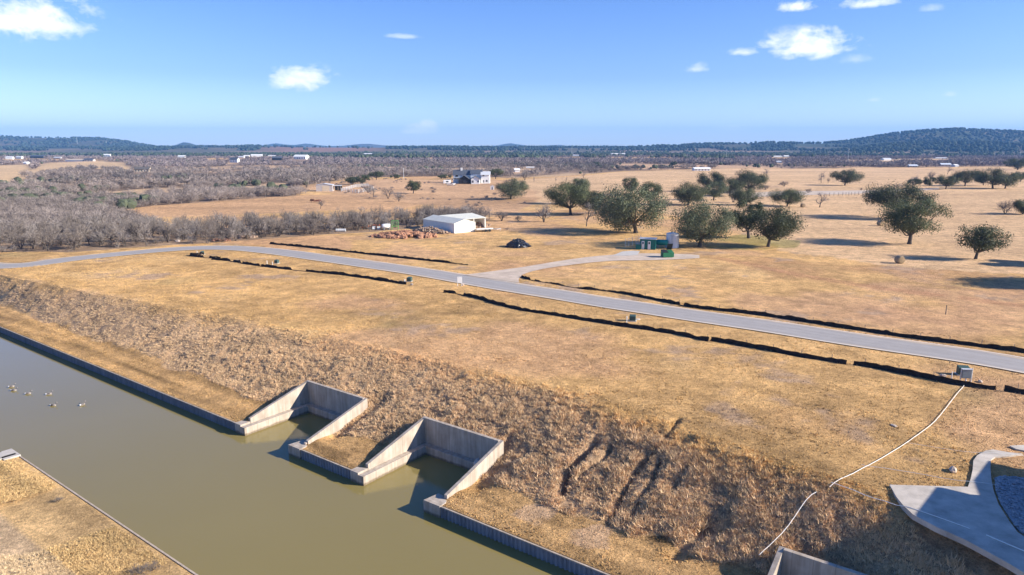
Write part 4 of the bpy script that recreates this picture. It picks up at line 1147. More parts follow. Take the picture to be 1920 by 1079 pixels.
# junipers: dark belt, and the cover of the hills
ico = [ico_blob(i) for i in range(6)]
x, y = wedge(15000, 1350, 2600, .70, g)
t_ = x / y; start = np.interp(t_, [-.8, -.55, -.35, -.2, .3, .55, .8], [2100, 2000, 1700, 1350, 1450, 1900, 2100]); kk = (np.hypot(x, y) > start + 300 * fbm(x, y, 120, 151)) & (fbm(x, y, 80, 153, 3) > -.12); x, y = x[kk], y[kk]
scatter('juniper_belt', ico, x, y, g.uniform(5, 9, len(x)), np.array((.055, .068, .036)), M['hedge'], 'dark green juniper belt crossing the plain below the far hills', cvar=.4, seed=7)
x, y = wedge(36000, 1700, 5200, .72, g, .8); z = H0(x, y); kk = (z > 14) & ~((np.abs(x / y + .27) < .09) & (y > 2600) & (y < 4300) & (fbm(x, y, 90, 156) > -.3)) & (fbm(x, y * .6, 150, 155, 3) > -.12); x, y = x[kk], y[kk]
scatter('hill_woodland', ico, x, y, g.uniform(7, 13, len(x)), np.array((.038, .054, .040)), M['hedge'], 'dark juniper cover of the distant hills', cvar=.45, seed=8)
x, y = wedge(9000, 230, 1500, .68, g); kk = wood_mask(x, y) & (fbm(x, y, 70, 157) > .22); x, y = x[kk], y[kk]
scatter('scattered_junipers', ico, x, y, g.uniform(2.5, 4.5, len(x)), np.array((.07, .08, .05)), M['hedge'], 'dark evergreens sprinkled through the leafless woodland', cvar=.3, seed=9)


# ------------------------------------------------------------------ silt fences
def resample(P, step):
    s = np.concatenate([[0], np.cumsum(np.linalg.norm(np.diff(P, axis=0), axis=1))]); n = int(s[-1] / step) + 1
    t = np.linspace(0, s[-1], n); return np.stack([np.interp(t, s, P[:, i]) for i in (0, 1)], -1), t


def silt_fence(pts, label, h=.44, seed=0, gaps=(), posts=True):
    P = poly(pts); P, t = resample(smooth_line(P, 1.0, 2), .25)
    t0 = empty('silt_fence', (P[0][0], P[0][1], 0)); o_ = np.array(P[0]); n = len(P)
    P = P + .25 * np.stack([vn(t, t * 0 + seed, 2.2, 1), vn(t, t * 0 + seed, 2.2, 2)], -1)
    z = H1(P[:, 0], P[:, 1]); dip = vn(t, t * 0 + seed * 3.1, 9, 5) + .5 * vn(t, t * 0 + seed * 5, 3, 6)
    hh = h * np.clip(1.0 + .5 * vn(t, t * 0 + seed, 1.4, 3) + .4 * vn(t, t * 0 + seed, .5, 13) - 2.2 * np.clip(-dip - .18, 0, 1), .12, 1.3)
    for a, b in gaps: hh = np.where((t / t[-1] > a) & (t / t[-1] < b), .06, hh)
    d = np.gradient(P, axis=0); d /= np.linalg.norm(d, axis=1)[:, None]; nr_ = np.stack([-d[:, 1], d[:, 0]], -1)
    s = np.sign(nr_[n // 2] @ np.array((-.3, -1.0)))
    out = nr_ * s                                            # lower skirt spreads towards the camera side
    rows = [(0.30, -.03), (.18, .05), (.04, .45), (.0, 1.0), (-.06, .97)]
    V = np.stack([np.column_stack([P + out * a - o_, z + np.where(b_ > .1, hh * b_, b_)]) for a, b_ in rows]); V[:2, :, :2] += (.18 * vn(t, t * 0, .8, 9))[None, :, None]
    ii = np.arange(len(rows) * n).reshape(len(rows), n); F = np.stack([ii[:-1, :-1], ii[:-1, 1:], ii[1:, 1:], ii[1:, :-1]], -1).reshape(-1, 4)
    link('fabric', mesh_np('fabric', V.reshape(-1, 3), F, M['fabric']), t0)
    if posts:
        pm = MB(); pm.box(-.025, -.025, -.1, .025, .025, .78); me = None
        for i in range(4, n, 12)[:90] if False else list(range(4, n, max(12, n // 90))):
            if hh[i] < .3 * h: continue
            if me is None: o = pm.build('post', M['wood'], t0); me = o.data
            else: o = link('post', me, t0)
            q = P[i] - out[i] * .12 - o_; o.location = (q[0], q[1], z[i])
    return tag(t0, label, 'silt fence')


silt_fence([(507, 458), (540, 461), (580, 465), (640, 471.5), (700, 478.5), (780, 487), (878, 497.5)], 'straight silt fence across the road, in front of the red soil heap', seed=1)
silt_fence([(384, 478), (352, 479.5), (362, 481.5), (385, 484), (414, 486)], 'short hooked black silt fence near the road bend', seed=2, h=.5, gaps=((.62, .76),))
silt_fence([(398, 487), (430, 490), (465, 496), (500, 501), (560, 508), (590, 511), (640, 516), (700, 524), (762, 534)], 'long broken silt fence left of the utility box near the white sign', seed=3, gaps=((.1, .12), (.17, .185), (.29, .30), (.46, .53)))
silt_fence([(832, 549), (850, 550), (900, 561), (950, 576), (1000, 586), (1060, 595), (1120, 605), (1180, 614), (1240, 622), (1290, 632), (1330, 640)], 'sagging black silt fence starting below the white sign', seed=4, gaps=((.05, .09),))
silt_fence([(1334, 639), (1400, 650), (1480, 665), (1540, 675), (1588, 684)], 'straight silt fence on the middle of the near verge, right of the sagging one', seed=5)
silt_fence([(1602, 684), (1650, 692), (1720, 706), (1780, 720), (1866, 731)], 'black silt fence stretch passing the grey meter box at right', seed=6)
silt_fence([(1884, 733), (1920, 739), (1975, 749)], 'last black silt fence stretch at the right edge', seed=7)
silt_fence([(978, 520), (1000, 527), (1040, 533), (1090, 542), (1150, 548), (1220, 561), (1300, 577), (1400, 588), (1450, 595), (1560, 612), (1700, 633), (1800, 646), (1900, 659), (1990, 672)], 'longest silt fence, along the far side of the road to the right edge', seed=8, gaps=((.04, .055), (.42, .43)))


# ------------------------------------------------------------------ buildings
def local(t, x, y): return x, y


def gable(mb_w, mb_r, x0, y0, x1, y1, h, rh, along='x', ov=.3, th=.12, z0=-.3):
    """walls incl. gables to mb_w, roof slabs to mb_r"""
    if along == 'x':
        ym = (y0 + y1) / 2
        mb_w.add([(x0, y0, z0), (x1, y0, z0), (x1, y1, z0), (x0, y1, z0), (x0, y0, h), (x1, y0, h), (x1, y1, h), (x0, y1, h), (x0, ym, h + rh), (x1, ym, h + rh)],
                 [(0, 1, 5, 4), (2, 3, 7, 6), (1, 2, 6, 9, 5), (3, 0, 4, 8, 7), (3, 2, 1, 0)])
        sl_ = rh / ((y1 - y0) / 2); e_ = ov * sl_
        for ya, yb in ((y0 - ov, ym), (y1 + ov, ym)):
            za = h - e_ + .03; zb = h + rh + .03
            mb_r.add([(x0 - ov, ya, za), (x1 + ov, ya, za), (x1 + ov, yb, zb), (x0 - ov, yb, zb), (x0 - ov, ya, za + th), (x1 + ov, ya, za + th), (x1 + ov, yb, zb + th), (x0 - ov, yb, zb + th)],
                     [(0, 3, 2, 1), (4, 5, 6, 7), (0, 1, 5, 4), (1, 2, 6, 5), (2, 3, 7, 6), (3, 0, 4, 7)])
    else:
        n0 = len(mb_w.v); n1 = len(mb_r.v); gable(mb_w, mb_r, y0, -x1, y1, -x0, h, rh, 'x', ov, th, z0)
        mb_w.v[n0:] = [(-b_, a, c) for a, b_, c in mb_w.v[n0:]]; mb_r.v[n1:] = [(-b_, a, c) for a, b_, c in mb_r.v[n1:]]


def at(px, py, dz=0.0):
    p = place(px, py); return (p[0], p[1], p[2] + dz)


# white barn with an open wing
A = place(852, 438)
t = empty('metal_barn', (A[0], A[1], A[2]), math.atan2(.63, .775))      # local x across the gable end, local y back
w = MB(); r_ = MB(); gable(w, r_, 0, 0, 6.8, 15.2, 2.5, .95, 'y', .12, .06); w.build('wall', M['white_metal'], t); r_.build('roof', M['cream_roof'], t)
w = MB(); w.box(6.82, 15.3, -.2, 14.4, 15.4, 2.6); w.box(14.3, 5.6, -.2, 14.4, 15.3, 2.6); w.build('wall', M['white_metal'], t)
r_ = MB()
for ya, za, yb, zb in ((5.4, 2.72, 12.4, 3.52), (12.4, 3.52, 15.8, 2.75)):
    r_.add([(3.4, ya, za), (14.7, ya, za), (14.7, yb, zb), (3.4, yb, zb), (3.4, ya, za + .08), (14.7, ya, za + .08), (14.7, yb, zb + .08), (3.4, yb, zb + .08)],
           [(0, 3, 2, 1), (4, 5, 6, 7), (0, 1, 5, 4), (1, 2, 6, 5), (2, 3, 7, 6), (3, 0, 4, 7)])
r_.build('roof', M['cream_roof'], t)
for x in (10.4, 14.25): mb = MB(); mb.box(x - .1, 5.6, -.2, x + .1, 5.8, 2.7); mb.build('post', M['white_metal'], t)
tag(t, 'low white metal barn with a cream roof and an open-fronted wing', 'barn')
# stored stuff in the wing
g2 = random.Random(9)
def heap(name, mat, cx_, cy_, L_, Wd, Ht, n, label, cat, rz=0, size=(.3, .8), kind=None, flatten=.6, jit=.3, box=False, core=True):
    z0 = float(H1(np.array(cx_), np.array(cy_)))
    t_ = MB()
    if core: t_.blob((0, 0, -.1), (L_ * .46, Wd * .46, Ht * .8), 16, 8, .06, g2)
    for i in range(n):
        a = g2.uniform(0, 6.28); q = g2.uniform(0, 1) ** .5; x = math.cos(a) * q * L_ / 2; y = math.sin(a) * q * Wd / 2
        zz = Ht * max(0, 1 - q ** 1.4) * g2.uniform(.75, 1.05); s = g2.uniform(*size)
        if box:
            b = MB(); b.box(-s, -s * .5, -s * .3, s, s * .5, s * .3); ca, sa = math.cos(a * 3.1), math.sin(a * 3.1); tb = g2.uniform(-.8, .8); cb, sb = math.cos(tb), math.sin(tb)
            t_.add([(x + (p[0] * cb + p[2] * sb) * ca - p[1] * sa, y + (p[0] * cb + p[2] * sb) * sa + p[1] * ca, zz + .1 - p[0] * sb + p[2] * cb) for p in b.v], b.f)
        else: t_.blob((x, y, zz + .05), (s, s * g2.uniform(.6, 1.1), s * flatten), 7, 5, jit, g2)
    o = t_.build(name, mat); o.location = (cx_, cy_, z0); o.rotation_euler = (0, 0, rz)
    return tag(o, label, cat, kind=kind)


p = place(758, 444); heap('soil_heap', M['red_dirt'], p[0], p[1], 16.5, 8.5, 1.15, 170, 'long low heap of reddish orange soil left of the white barn', 'soil heap', 0, (.3, .95), jit=.35, core=False)
p = place(816, 437); heap('brush_pile', M['brush'], p[0] - 1.5, p[1] + 1, 12, 5, 1.2, 160, 'grey brown pile of cut brush against the white barn wall', 'brush pile', -.5, (.2, .6), box=True)
p = place(971, 463); heap('scrap_pile', M['plastic'], p[0], p[1], 5.6, 4.8, 1.9, 260, 'cone-shaped pile of glossy black plastic pieces on the open grass', 'scrap pile', 0, (.16, .32), box=True)
p = place(903, 427); heap('lumber_pile', M['brush'], p[0] - .2, p[1] + 1.5, 5.5, 3.0, .9, 60, 'reddish clutter of lumber stored in the open barn wing', 'lumber', .6, (.3, .8), box=True)
p = place(912, 434)
t = empty('flatbed_trailer', tuple(p), .35)
mb = MB(); mb.box(-3.2, -1.1, .45, 2.6, 1.1, .62); mb.build('deck', M['wood'], t)
for sx in (-.6, .5):
    for sy in (-1.25, 1.25):
        mb = MB(); mb.tube([(sx, sy - .1, .34), (sx, sy + .1, .34)], .34, 12); mb.build('wheel', M['black'], t)
mb = MB(); mb.tube([(2.6, -.9, .5), (4.0, 0, .55), (2.6, .9, .5)], .06); mb.tube([(3.9, 0, 0), (3.9, 0, .8)], .05); mb.build('drawbar', M['steel'], t)
mb = MB(); mb.box(-3.0, -.9, .64, 1.5, -.2, .85); mb.box(-2.2, .1, .64, 2.0, .8, .78); mb.build('load', M['white_metal'], t)
tag(t, 'low flatbed trailer with pale planks parked at the front of the white barn', 'trailer')

# propane tank, green frame, small clutter left of the barn
p = place(724, 431)
t = empty('propane_tank', tuple(p), .5); mb = MB(); mb.tube([(-1.2, 0, 1.0), (-1.1, 0, 1.0), (1.1, 0, 1.0), (1.2, 0, 1.0)], [.35, .62, .62, .35], 16); mb.build('tank', M['white'], t, True)
for x in (-.7, .7): mb = MB(); mb.box(x - .08, -.5, -.1, x + .08, .5, .5); mb.build('foot', M['grey_box'], t)
tag(t, 'white rounded gas tank standing at the thicket edge left of the barn', 'gas tank')
p = place(741, 431)
t = empty('cattle_chute', tuple(p), .15); mb = MB()
for x in (-.85, .85): mb.tube([(x, 0, 0), (x, 0, 2.5)], .07)
for z in (.9, 2.45): mb.tube([(-.85, 0, z), (.85, 0, z)], .07)
for x in (-.3, .3): mb.tube([(x, .1, .9), (x, .1, 2.4)], .05)
mb.tube([(-.85, .8, 0), (-.85, 0, 1.5)], .05); mb.tube([(.85, .8, 0), (.85, 0, 1.5)], .05); mb.build('frame', M['frame_green'], t)
tag(t, 'upright bright green steel frame beside the white gas tank', 'steel frame')
for i, (px, m_, lab) in enumerate([(701, 'white', 'small white bin among orange farm clutter, left one'), (710, 'white', 'small white bin nearer to the gas tank')]):
    p = place(px, 430); t = empty('bin', tuple(p), .2); mb = MB(); mb.box(-.45, -.35, 0, .45, .35, .8); mb.build('body', M[m_], t, bevel=.04); mb = MB(); mb.box(-.5, -.4, .81, .5, .4, .88); mb.build('lid', M['grey_box'], t); tag(t, lab, 'bin')
p = place(700, 428); heap('junk_pile', M['orange'], p[0], p[1] + 1, 6.5, 1.5, .5, 26, 'rusty orange farm clutter lined up at the thicket edge', 'junk pile', .1, (.3, .7), box=True, core=False)
p = place(639, 435); t = empty('culvert_pipe', tuple(p), .1); mb = MB(); mb.tube([(-1.3, 0, .42), (1.3, 0, .42)], .42, 14, caps=False); mb.tube([(1.3, 0, .42), (-1.3, 0, .42)], .38, 14, caps=False)
mb.build('pipe', M['steel'], t, True)
for k in range(6): mb = MB(); mb.tube([(-1.2 + k * .48, 0, .42), (-1.1 + k * .48, 0, .42)], .45, 14); mb.build('rib', M['steel'], t)
tag(t, 'short silvery culvert pipe lying at the foot of the thicket', 'pipe')
p = place(456, 447); heap('log_pile', M['brush'], p[0], p[1], 6.5, 2, .6, 34, 'pile of tan logs and boards beside the road bend', 'log pile', .3, (.3, 1.0), box=True, core=False)
p = place(415, 452); heap('soil_heap', M['red_dirt'], p[0], p[1], 5, 2.4, .5, 30, 'small reddish soil heap left of the log pile', 'soil heap', 0, (.2, .5), core=False)

# pump station
def cyl(c, r, z0, z1, n=24, mb=None):
    mb = mb or MB(); mb.tube([(c[0], c[1], z0), (c[0], c[1], z1)], r, n); return mb


p = place(1214, 468)
t = empty('pump_shed', (p[0], p[1], p[2]), -.28)
mb = MB(); mb.box(-1.7, -.2, -.1, 1.7, 2.4, 2.25); mb.build('wall', M['green'], t)
mb = MB(); mb.box(-1.85, -.35, 2.25, 1.85, 2.55, 2.36); mb.build('roof', M['steel'], t)
for x in (-1.0, .35):
    mb = MB(); mb.box(x - .3, -.25, .05, x + .3, -.205, 1.85); d_ = mb.build('door', M['white'], t)
    mb = MB(); mb.box(x - .16, -.28, 1.2, x + .16, -.253, 1.65); mb.build('window', M['glass'], d_)
tag(t, 'dark green pump shed with two white doors at the end of the gravel drive', 'shed')
p = place(1196, 468); t = empty('utility_cabinet', tuple(p), -.2); mb = MB(); mb.box(-.5, -.4, 0, .5, .4, 1.2); mb.build('body', M['green'], t, bevel=.03); mb = MB(); mb.box(-.55, -.45, 1.2, .55, .45, 1.27); mb.build('lid', M['grey_box'], t); tag(t, 'small dark cabinet attached left of the green pump shed', 'cabinet')
p = place(1241, 466)
t = empty('pressure_tank', tuple(p), -.2); mb = MB(); mb.tube([(-1.25, .8, 1.25), (-1.1, .8, 1.25), (1.1, .8, 1.25), (1.25, .8, 1.25)], [.4, .62, .62, .4], 18); mb.build('tank', M['teal'], t, True)
for x in (-.8, .8): mb = MB(); mb.box(x - .08, .4, -.1, x + .08, 1.2, .72); mb.build('leg', M['grey_box'], t)
tag(t, 'teal horizontal pressure tank between the pump shed and the white tank', 'tank')
p = place(1261, 466)
t = empty('water_tank', (p[0] + .3, p[1] + 1.6, p[2])); cyl((0, 0), 1.42, -.1, 3.15, 28).build('tank', M['tank_white'], t)
mb = MB(); mb.tube([(0, 0, 3.15), (0, 0, 3.5)], [1.5, .15], 28); mb.build('roof', M['tank_white'], t)
mb = MB(); mb.tube([(-.55, -1.45, 0), (-.55, -1.45, 3.3)], .05); mb.tube([(-.25, -1.5, 0), (-.25, -1.5, 3.3)], .05)
for k in range(8): mb.tube([(-.55, -1.48, .3 + k * .38), (-.25, -1.48, .3 + k * .38)], .03)
mb.build('ladder', M['steel'], t); tag(t, 'white cylindrical water tank beside the bushy oak', 'tank')
p = place(1251, 483)
t = empty('dumpster', tuple(p), .12); mb = MB()
mb.prism([(-1.15, -.8), (1.15, -.8), (1.15, .8), (-1.15, .8)], .15, [1.05, 1.05, 1.45, 1.45]); mb.build('body', M['bin_green'], t, bevel=.04)
for x0_, x1_, sgn in ((-1.15, -.02, 0), (.02, 1.15, 1)):
    mb = MB(); a_ = .9 if sgn else .1
    mb.add([(x0_, .8, 1.47), (x1_, .8, 1.47), (x1_, .8 - 1.65 * math.cos(a_ + .24), 1.47 + (1.65 * math.sin(a_) if sgn else -.38)), (x0_, .8 - 1.65 * math.cos(a_ + .24), 1.47 + (1.65 * math.sin(a_) if sgn else -.38))], [(0, 1, 2, 3)])
    o = mb.build('lid', M['black'], t); s_ = o.modifiers.new('s', 'SOLIDIFY'); s_.thickness = .05
for x in (-1.25, 1.25): mb = MB(); mb.box(x - .06, -.4, .7, x + .06, .3, .85); mb.build('fork_pocket', M['bin_green'], t)
tag(t, 'green steel dumpster with one lid open in front of the tanks', 'dumpster')
# wire fence left of the shed
t = empty('wire_fence', tuple(place(1172, 463))); o_ = np.array(t.location)
pts_ = [place(1172, 464), place(1192, 459), place(1204, 456)]
for i in range(len(pts_) - 1):
    a, b = pts_[i], pts_[i + 1]; n = 3
    mb = MB()
    for z in (.3, .7, 1.1, 1.5, 1.85): mb.tube([a - o_ + (0, 0, z), b - o_ + (0, 0, z)], .012, 4)
    for k in range(10): q = a + (b - a) * k / 10 - o_; mb.tube([q + (0, 0, .1), q + (0, 0, 1.85)], .008, 3)
    mb.build('wire_mesh', M['steel'], t)
    for k in range(n): q = a + (b - a) * k / n - o_; mb = MB(); mb.tube([q, q + (0, 0, 2.0)], .04); mb.build('post', M['steel'], t)
tag(t, 'thin wire fence left of the green pump shed', 'fence')


# farmhouse in the distance
p = place(884, 345); k = depth(p) / F_PX
t = empty('farmhouse', tuple(p), 0)
def hx(px): return (px - 884) * k
def hz(py): return (345 - py) * k * 1.02
w = MB(); r_ = MB()
gable(w, r_, hx(849), 5, hx(884), 13, hz(329), hz(321) - hz(329), 'x', .4, .15)
w.build('wall', M['siding'], t); r_.build('roof', M['grey_roof'], t)
w = MB(); r_ = MB(); gable(w, r_, hx(882), 3.5, hx(903), 12, hz(327), hz(321) - hz(327), 'x', .4, .15); w.build('wall', M['siding'], t); r_.build('roof', M['grey_roof'], t)
w = MB(); r_ = MB(); gable(w, r_, hx(902), 2.0, hx(918), 10, hz(329), hz(323.5) - hz(329), 'x', .4, .15); w.build('wall', M['siding'], t); r_.build('roof', M['steel'], t)
w = MB(); r_ = MB(); gable(w, r_, hx(884), -3, hx(900), 3.6, hz(336), hz(331) - hz(336), 'y', .4, .15); w.build('wall', M['siding'], t); r_.build('roof', M['grey_roof'], t)
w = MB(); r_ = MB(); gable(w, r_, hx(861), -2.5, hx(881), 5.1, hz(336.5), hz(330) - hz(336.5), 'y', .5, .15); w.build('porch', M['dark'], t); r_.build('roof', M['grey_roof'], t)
mb = MB(); mb.box(hx(849), 3, hz(335.5), hx(862), 5, hz(334.5)); mb.build('porch_roof', M['grey_roof'], t)
for x in (849.5, 855, 861): mb = MB(); mb.box(hx(x) - .12, 3, -.2, hx(x) + .12, 3.25, hz(335.6)); mb.build('post', M['siding'], t)
for (x0_, x1_, y0_, y1_, yy) in [(886, 888.5, 342.5, 338.5, -3.03), (896, 898.3, 342, 338.5, -3.03), (904.5, 908, 331.5, 328.5, 1.97), (911, 914, 341.5, 338.5, 1.97), (906, 907.5, 343, 338.5, 1.97), (853, 858, 333, 330, 4.97), (868, 876, 344, 338, -2.55)]:
    mb = MB(); mb.box(hx(x0_), yy - .05, hz(y0_), hx(x1_), yy, hz(y1_)); mb.build('window', M['glass'], t)
mb = MB(); mb.box(hx(862), 8, hz(322), hx(865), 10, hz(317)); mb.build('chimney', M['white'], t)
tag(t, 'two-storey white farmhouse with dark grey gabled roofs', 'house')
p = place(838, 346)
t = empty('camper', tuple(p), .1); mb = MB(); mb.prism([(-2.2, -1.1), (2.2, -1.1), (2.2, 1.1), (-2.2, 1.1)], .5, 2.5); mb.build('body', M['white'], t, bevel=.25)
mb = MB(); mb.box(-.5, -1.14, 1.3, .9, -1.11, 2.0); mb.build('window', M['glass'], t)
for x in (-.4, .5): mb = MB(); mb.tube([(x, -1.15, .35), (x, -.9, .35)], .35, 12); mb.build('wheel', M['black'], t)
tag(t, 'small white camper parked left of the farmhouse', 'camper')
p = place(846, 349)
t = empty('boat_on_trailer', tuple(p), .05)
mb = MB(); mb.add([(-2.6, -.9, 1.3), (-2.6, .9, 1.3), (1.2, .9, 1.3), (2.8, 0, 1.5), (1.2, -.9, 1.3), (-2.4, -.5, .6), (-2.4, .5, .6), (1.2, .4, .6), (2.0, 0, .8), (1.2, -.4, .6)], [(0, 1, 2, 3, 4), (9, 8, 7, 6, 5), (0, 5, 6, 1), (1, 6, 7, 2), (2, 7, 8, 3), (3, 8, 9, 4), (4, 9, 5, 0)])
mb.build('hull', M['siding'], t); mb = MB(); mb.box(-2.5, -.6, .3, 3, .6, .45); mb.build('trailer_frame', M['grey_box'], t); mb = MB(); mb.box(-.4, -.5, 1.3, .4, .5, 1.8); mb.build('windscreen', M['glass'], t)
tag(t, 'pale boat on a trailer in front of the camper by the farmhouse', 'boat')
p = place(923, 356); t = empty('well_house', tuple(p), 0); w = MB(); r_ = MB(); gable(w, r_, -.9, -.7, .9, .7, 1.7, .4, 'y', .1, .06); w.build('wall', M['white'], t); r_.build('roof', M['steel'], t); mb = MB(); mb.box(-.25, -.74, 0, .25, -.71, 1.3); mb.build('door', M['dark'], t)
tag(t, 'tiny white hut on the grass below the farmhouse', 'hut')
# tin shed and pens
p = place(612, 359); k = depth(p) / F_PX
t = empty('tin_shed', tuple(p), .12)
w = MB(); r_ = MB(); gable(w, r_, -18 * k, -1, 12 * k, 5, 11.5 * k, 2.2 * k, 'y', .25, .08); w.build('wall', M['grey_wall'], t); r_.build('roof', M['steel'], t)
mb = MB(); mb.box(-7 * k, -1.05, 0, 6 * k, -1.01, 10 * k); mb.build('door', M['tan_wall'], t)
mb = MB(); mb.box(12.2 * k, 1, 9.6 * k, 27 * k, 5.5, 10.2 * k); mb.build('lean_to_roof', M['steel'], t); mb = MB(); mb.box(13 * k, 5, -.2, 27 * k, 5.2, 9.5 * k); mb.build('lean_to_wall', M['dark'], t)
for x in (15, 21, 26): mb = MB(); mb.box(x * k - .1, 1.1, -.2, x * k + .1, 1.3, 9.6 * k); mb.build('post', M['wood'], t)
tag(t, 'weathered tin shed with a lean-to beyond the red pasture', 'shed')
t = empty('cattle_pen', tuple(place(670, 358))); o_ = np.array(t.location); pp = [place(a, b) for a, b in [(640, 360), (668, 352), (690, 351), (700, 357), (672, 363)]]
for i in range(5):
    a = pp[i] - o_; b = pp[(i + 1) % 5] - o_; mb = MB()
    for z in (.5, .9, 1.3, 1.7): mb.tube([a + (0, 0, z), b + (0, 0, z)], .06, 4)
    for q in range(6): c = a + (b - a) * q / 6; mb.tube([c, c + (0, 0, 1.9)], .08, 4)
    mb.build('rail_panel', M['steel'], t)
tag(t, 'grey pipe cattle pen right of the weathered tin shed', 'cattle pen')

# farther buildings: px centre, base py, width px, height px, kind, label
for (px, py, wp, hp, wm, rm, lab) in FB:
    p = place(px, py); k = depth(p) / F_PX; t = empty('farm_building', (p[0], p[1], p[2]), random.uniform(-.25, .25))
    Wd = wp * k; Ht = hp * k; w = MB(); r_ = MB(); gable(w, r_, -Wd / 2, -.0, Wd / 2, max(Wd * .5, 6), Ht * .6, Ht * .4, 'x', .5, .3, -3)
    w.build('wall', M[wm], t); r_.build('roof', M[rm], t)
    if wp > 12 and hp > 4:
        nw = 3 if wp < 22 else 5
        for i in range(nw):
            x = -Wd / 2 + Wd * (i + .5) / nw; mb = MB(); mb.box(x - Wd * .03, -.12, Ht * .12, x + Wd * .03, -.03, Ht * .42); mb.build('window', M['glass'], t)
    tag(t, lab, 'building')

# house outside the right edge: its shadow lies across the patio and the bank
def site_house():
    sh = 1 / math.tan(SUN_EL)
    t = empty('lake_house', site((48.0, 14, 5.0)), math.atan2(UY, UX))
    def blk(u0, v0, u1, v1, h, rh, along, mat='siding'):
        w = MB(); r_ = MB(); gable(w, r_, u0 - 48, v0 - 14, u1 - 48, v1 - 14, h, rh, along, .5, .2, -1.5); w.build('wall', M[mat], t); r_.build('roof', M['grey_roof'], t)
    blk(43.8, 12.6, 60, 20.3, 5.3, .3, 'x'); blk(46.4, 20.35, 61, 27.0, 5.3, .3, 'x')
    for v_ in (15.0, 18.0): mb = MB(); mb.box(43.8 - 48 - .06, v_ - 14 - .8, .9, 43.8 - 48 - .01, v_ - 14 + .8, 2.6); mb.build('window', M['glass'], t)
    tag(t, 'lakeside house beyond the right edge whose shadow falls on the patio', 'house')


site_house()


# ------------------------------------------------------------------ small things
def util_box(px, py, label, full=False, w_=.7, h_=.85):
    p = place(px, py); t = empty('transformer_box', tuple(p), -.25)
    mb = MB(); mb.prism([(-w_ / 2, -.35), (w_ / 2, -.35), (w_ / 2, .35), (-w_ / 2, .35)], .08, [h_ * .86, h_ * .86, h_, h_]); mb.build('cabinet', M['box_green'], t, bevel=.03)
    mb = MB(); mb.box(-w_ / 2 - .12, -.5, -.1, w_ / 2 + .12, .5, .075); mb.build('pad', M['conc_top'], t)
    return tag(t, label, 'utility box')


util_box(1805, 703, 'dark green transformer box behind the grey meter cabinet near the right edge', w_=1.0, h_=.9)
p = place(1810, 717); t = empty('meter_cabinet', tuple(p), -.1)
mb = MB(); mb.box(-.42, -.12, .42, .42, .14, 1.28); mb.build('cabinet', M['grey_box'], t, bevel=.03); mb = MB(); mb.box(-.46, -.16, 1.285, .46, .18, 1.33); mb.build('hood', M['steel'], t)
for x in (-.5, .5): mb = MB(); mb.tube([(x, 0, -.1), (x, 0, 1.4)], .04); mb.build('leg', M['steel'], t)
mb = MB(); mb.tube([(.0, -.02, -.1), (.0, -.02, .45)], .06); mb.build('conduit', M['rope'], t)
tag(t, 'grey meter cabinet on two steel legs by the silt fence at right', 'meter cabinet')
util_box(1186, 602, 'dark green box at the middle of the near verge', w_=.8, h_=.8)
util_box(768, 528, 'dark utility box at the silt fence end left of the white sign', w_=.75, h_=.75)
util_box(519, 494, 'dark green utility box beside the road left of centre', w_=.7, h_=.7)
util_box(379, 477.5, 'small dark utility box inside the hooked silt fence', w_=.6, h_=.7)


def stake(px, py, h, label, r=.05, m_='white'):
    p = place(px, py); t = MB(); t.tube([(0, 0, -.1), (0, 0, h), (0, 0, h + .03)], [r, r, r * .6], 8); o = t.build('marker_stake', M[m_]); o.location = tuple(p); return tag(o, label, 'stake')


stake(1175, 607, .95, 'white marker stake left of the dark green box on the near verge')
stake(1784, 711, .7, 'pale marker stake left of the grey meter cabinet')
stake(370, 478, .8, 'white stake in the hooked silt fence')
stake(501, 497, .8, 'thin white stake left of the utility box beside the road')
stake(511, 498, .7, 'short white stake right next to the utility box beside the road')
stake(1773, 590, 1.25, 'lone dark wooden post on the right field below the tree shadows', .06, 'wood')
stake(281, 1020, .75, 'thin white stake on the near bank at the water edge')
stake(759, 531, .6, 'white stake at the silt fence end beside the utility box', .08)
p = place(862, 537); t = empty('road_sign', tuple(p), .05)
mb = MB(); mb.box(-.38, -.02, .55, .38, .02, 1.55); mb.build('panel', M['white'], t, bevel=.01)
for x in (-.33, .33): mb = MB(); mb.box(x - .045, .022, -.1, x + .045, .09, 1.5); mb.build('post', M['white'], t)
tag(t, 'white sign panel on white posts at the roadside', 'sign')
p = place(868, 536); t = MB(); t.blob((0, 0, .12), (.22, .18, .2), 8, 5, .2); o = t.build('rock', M['rock']); o.location = tuple(p); tag(o, 'rock beside the foot of the white sign', 'rock')


def rock(px, py, s, label, m_='rock', fl=.5):
    p = place(px, py); t = MB(); t.blob((0, 0, s * fl * .5), (s, s * .6, s * fl), 10, 7, .14, random.Random(int(px))); o = t.build('rock', M[m_]); o.location = tuple(p); o.rotation_euler = (0, 0, random.uniform(0, 3)); return tag(o, label, 'rock')


rock(1787, 884, .42, 'flat pale rock on the grass left of the patio path')
rock(1676, 799, .34, 'small flat stone on the open lot left of the white cord', fl=.2)
rock(896, 872, .55, 'tan boulder beside the right wall of the middle boat slip', fl=.6)
rock(1768, 706, .32, 'pinkish stone left of the transformer box'); rock(1838, 717, .3, 'pinkish stone right of the grey meter cabinet'); rock(333, 454, .6, 'pale rock between the road bend and the brush', fl=.6)
rock(772, 535, .4, 'pale stone in front of the utility box left of the white sign'); rock(1196, 600, .4, 'white slab piece right of the dark green box', 'conc_top', .25)
rock(573, 832, .3, 'brown stone behind the end block of the farther slip', fl=.4)


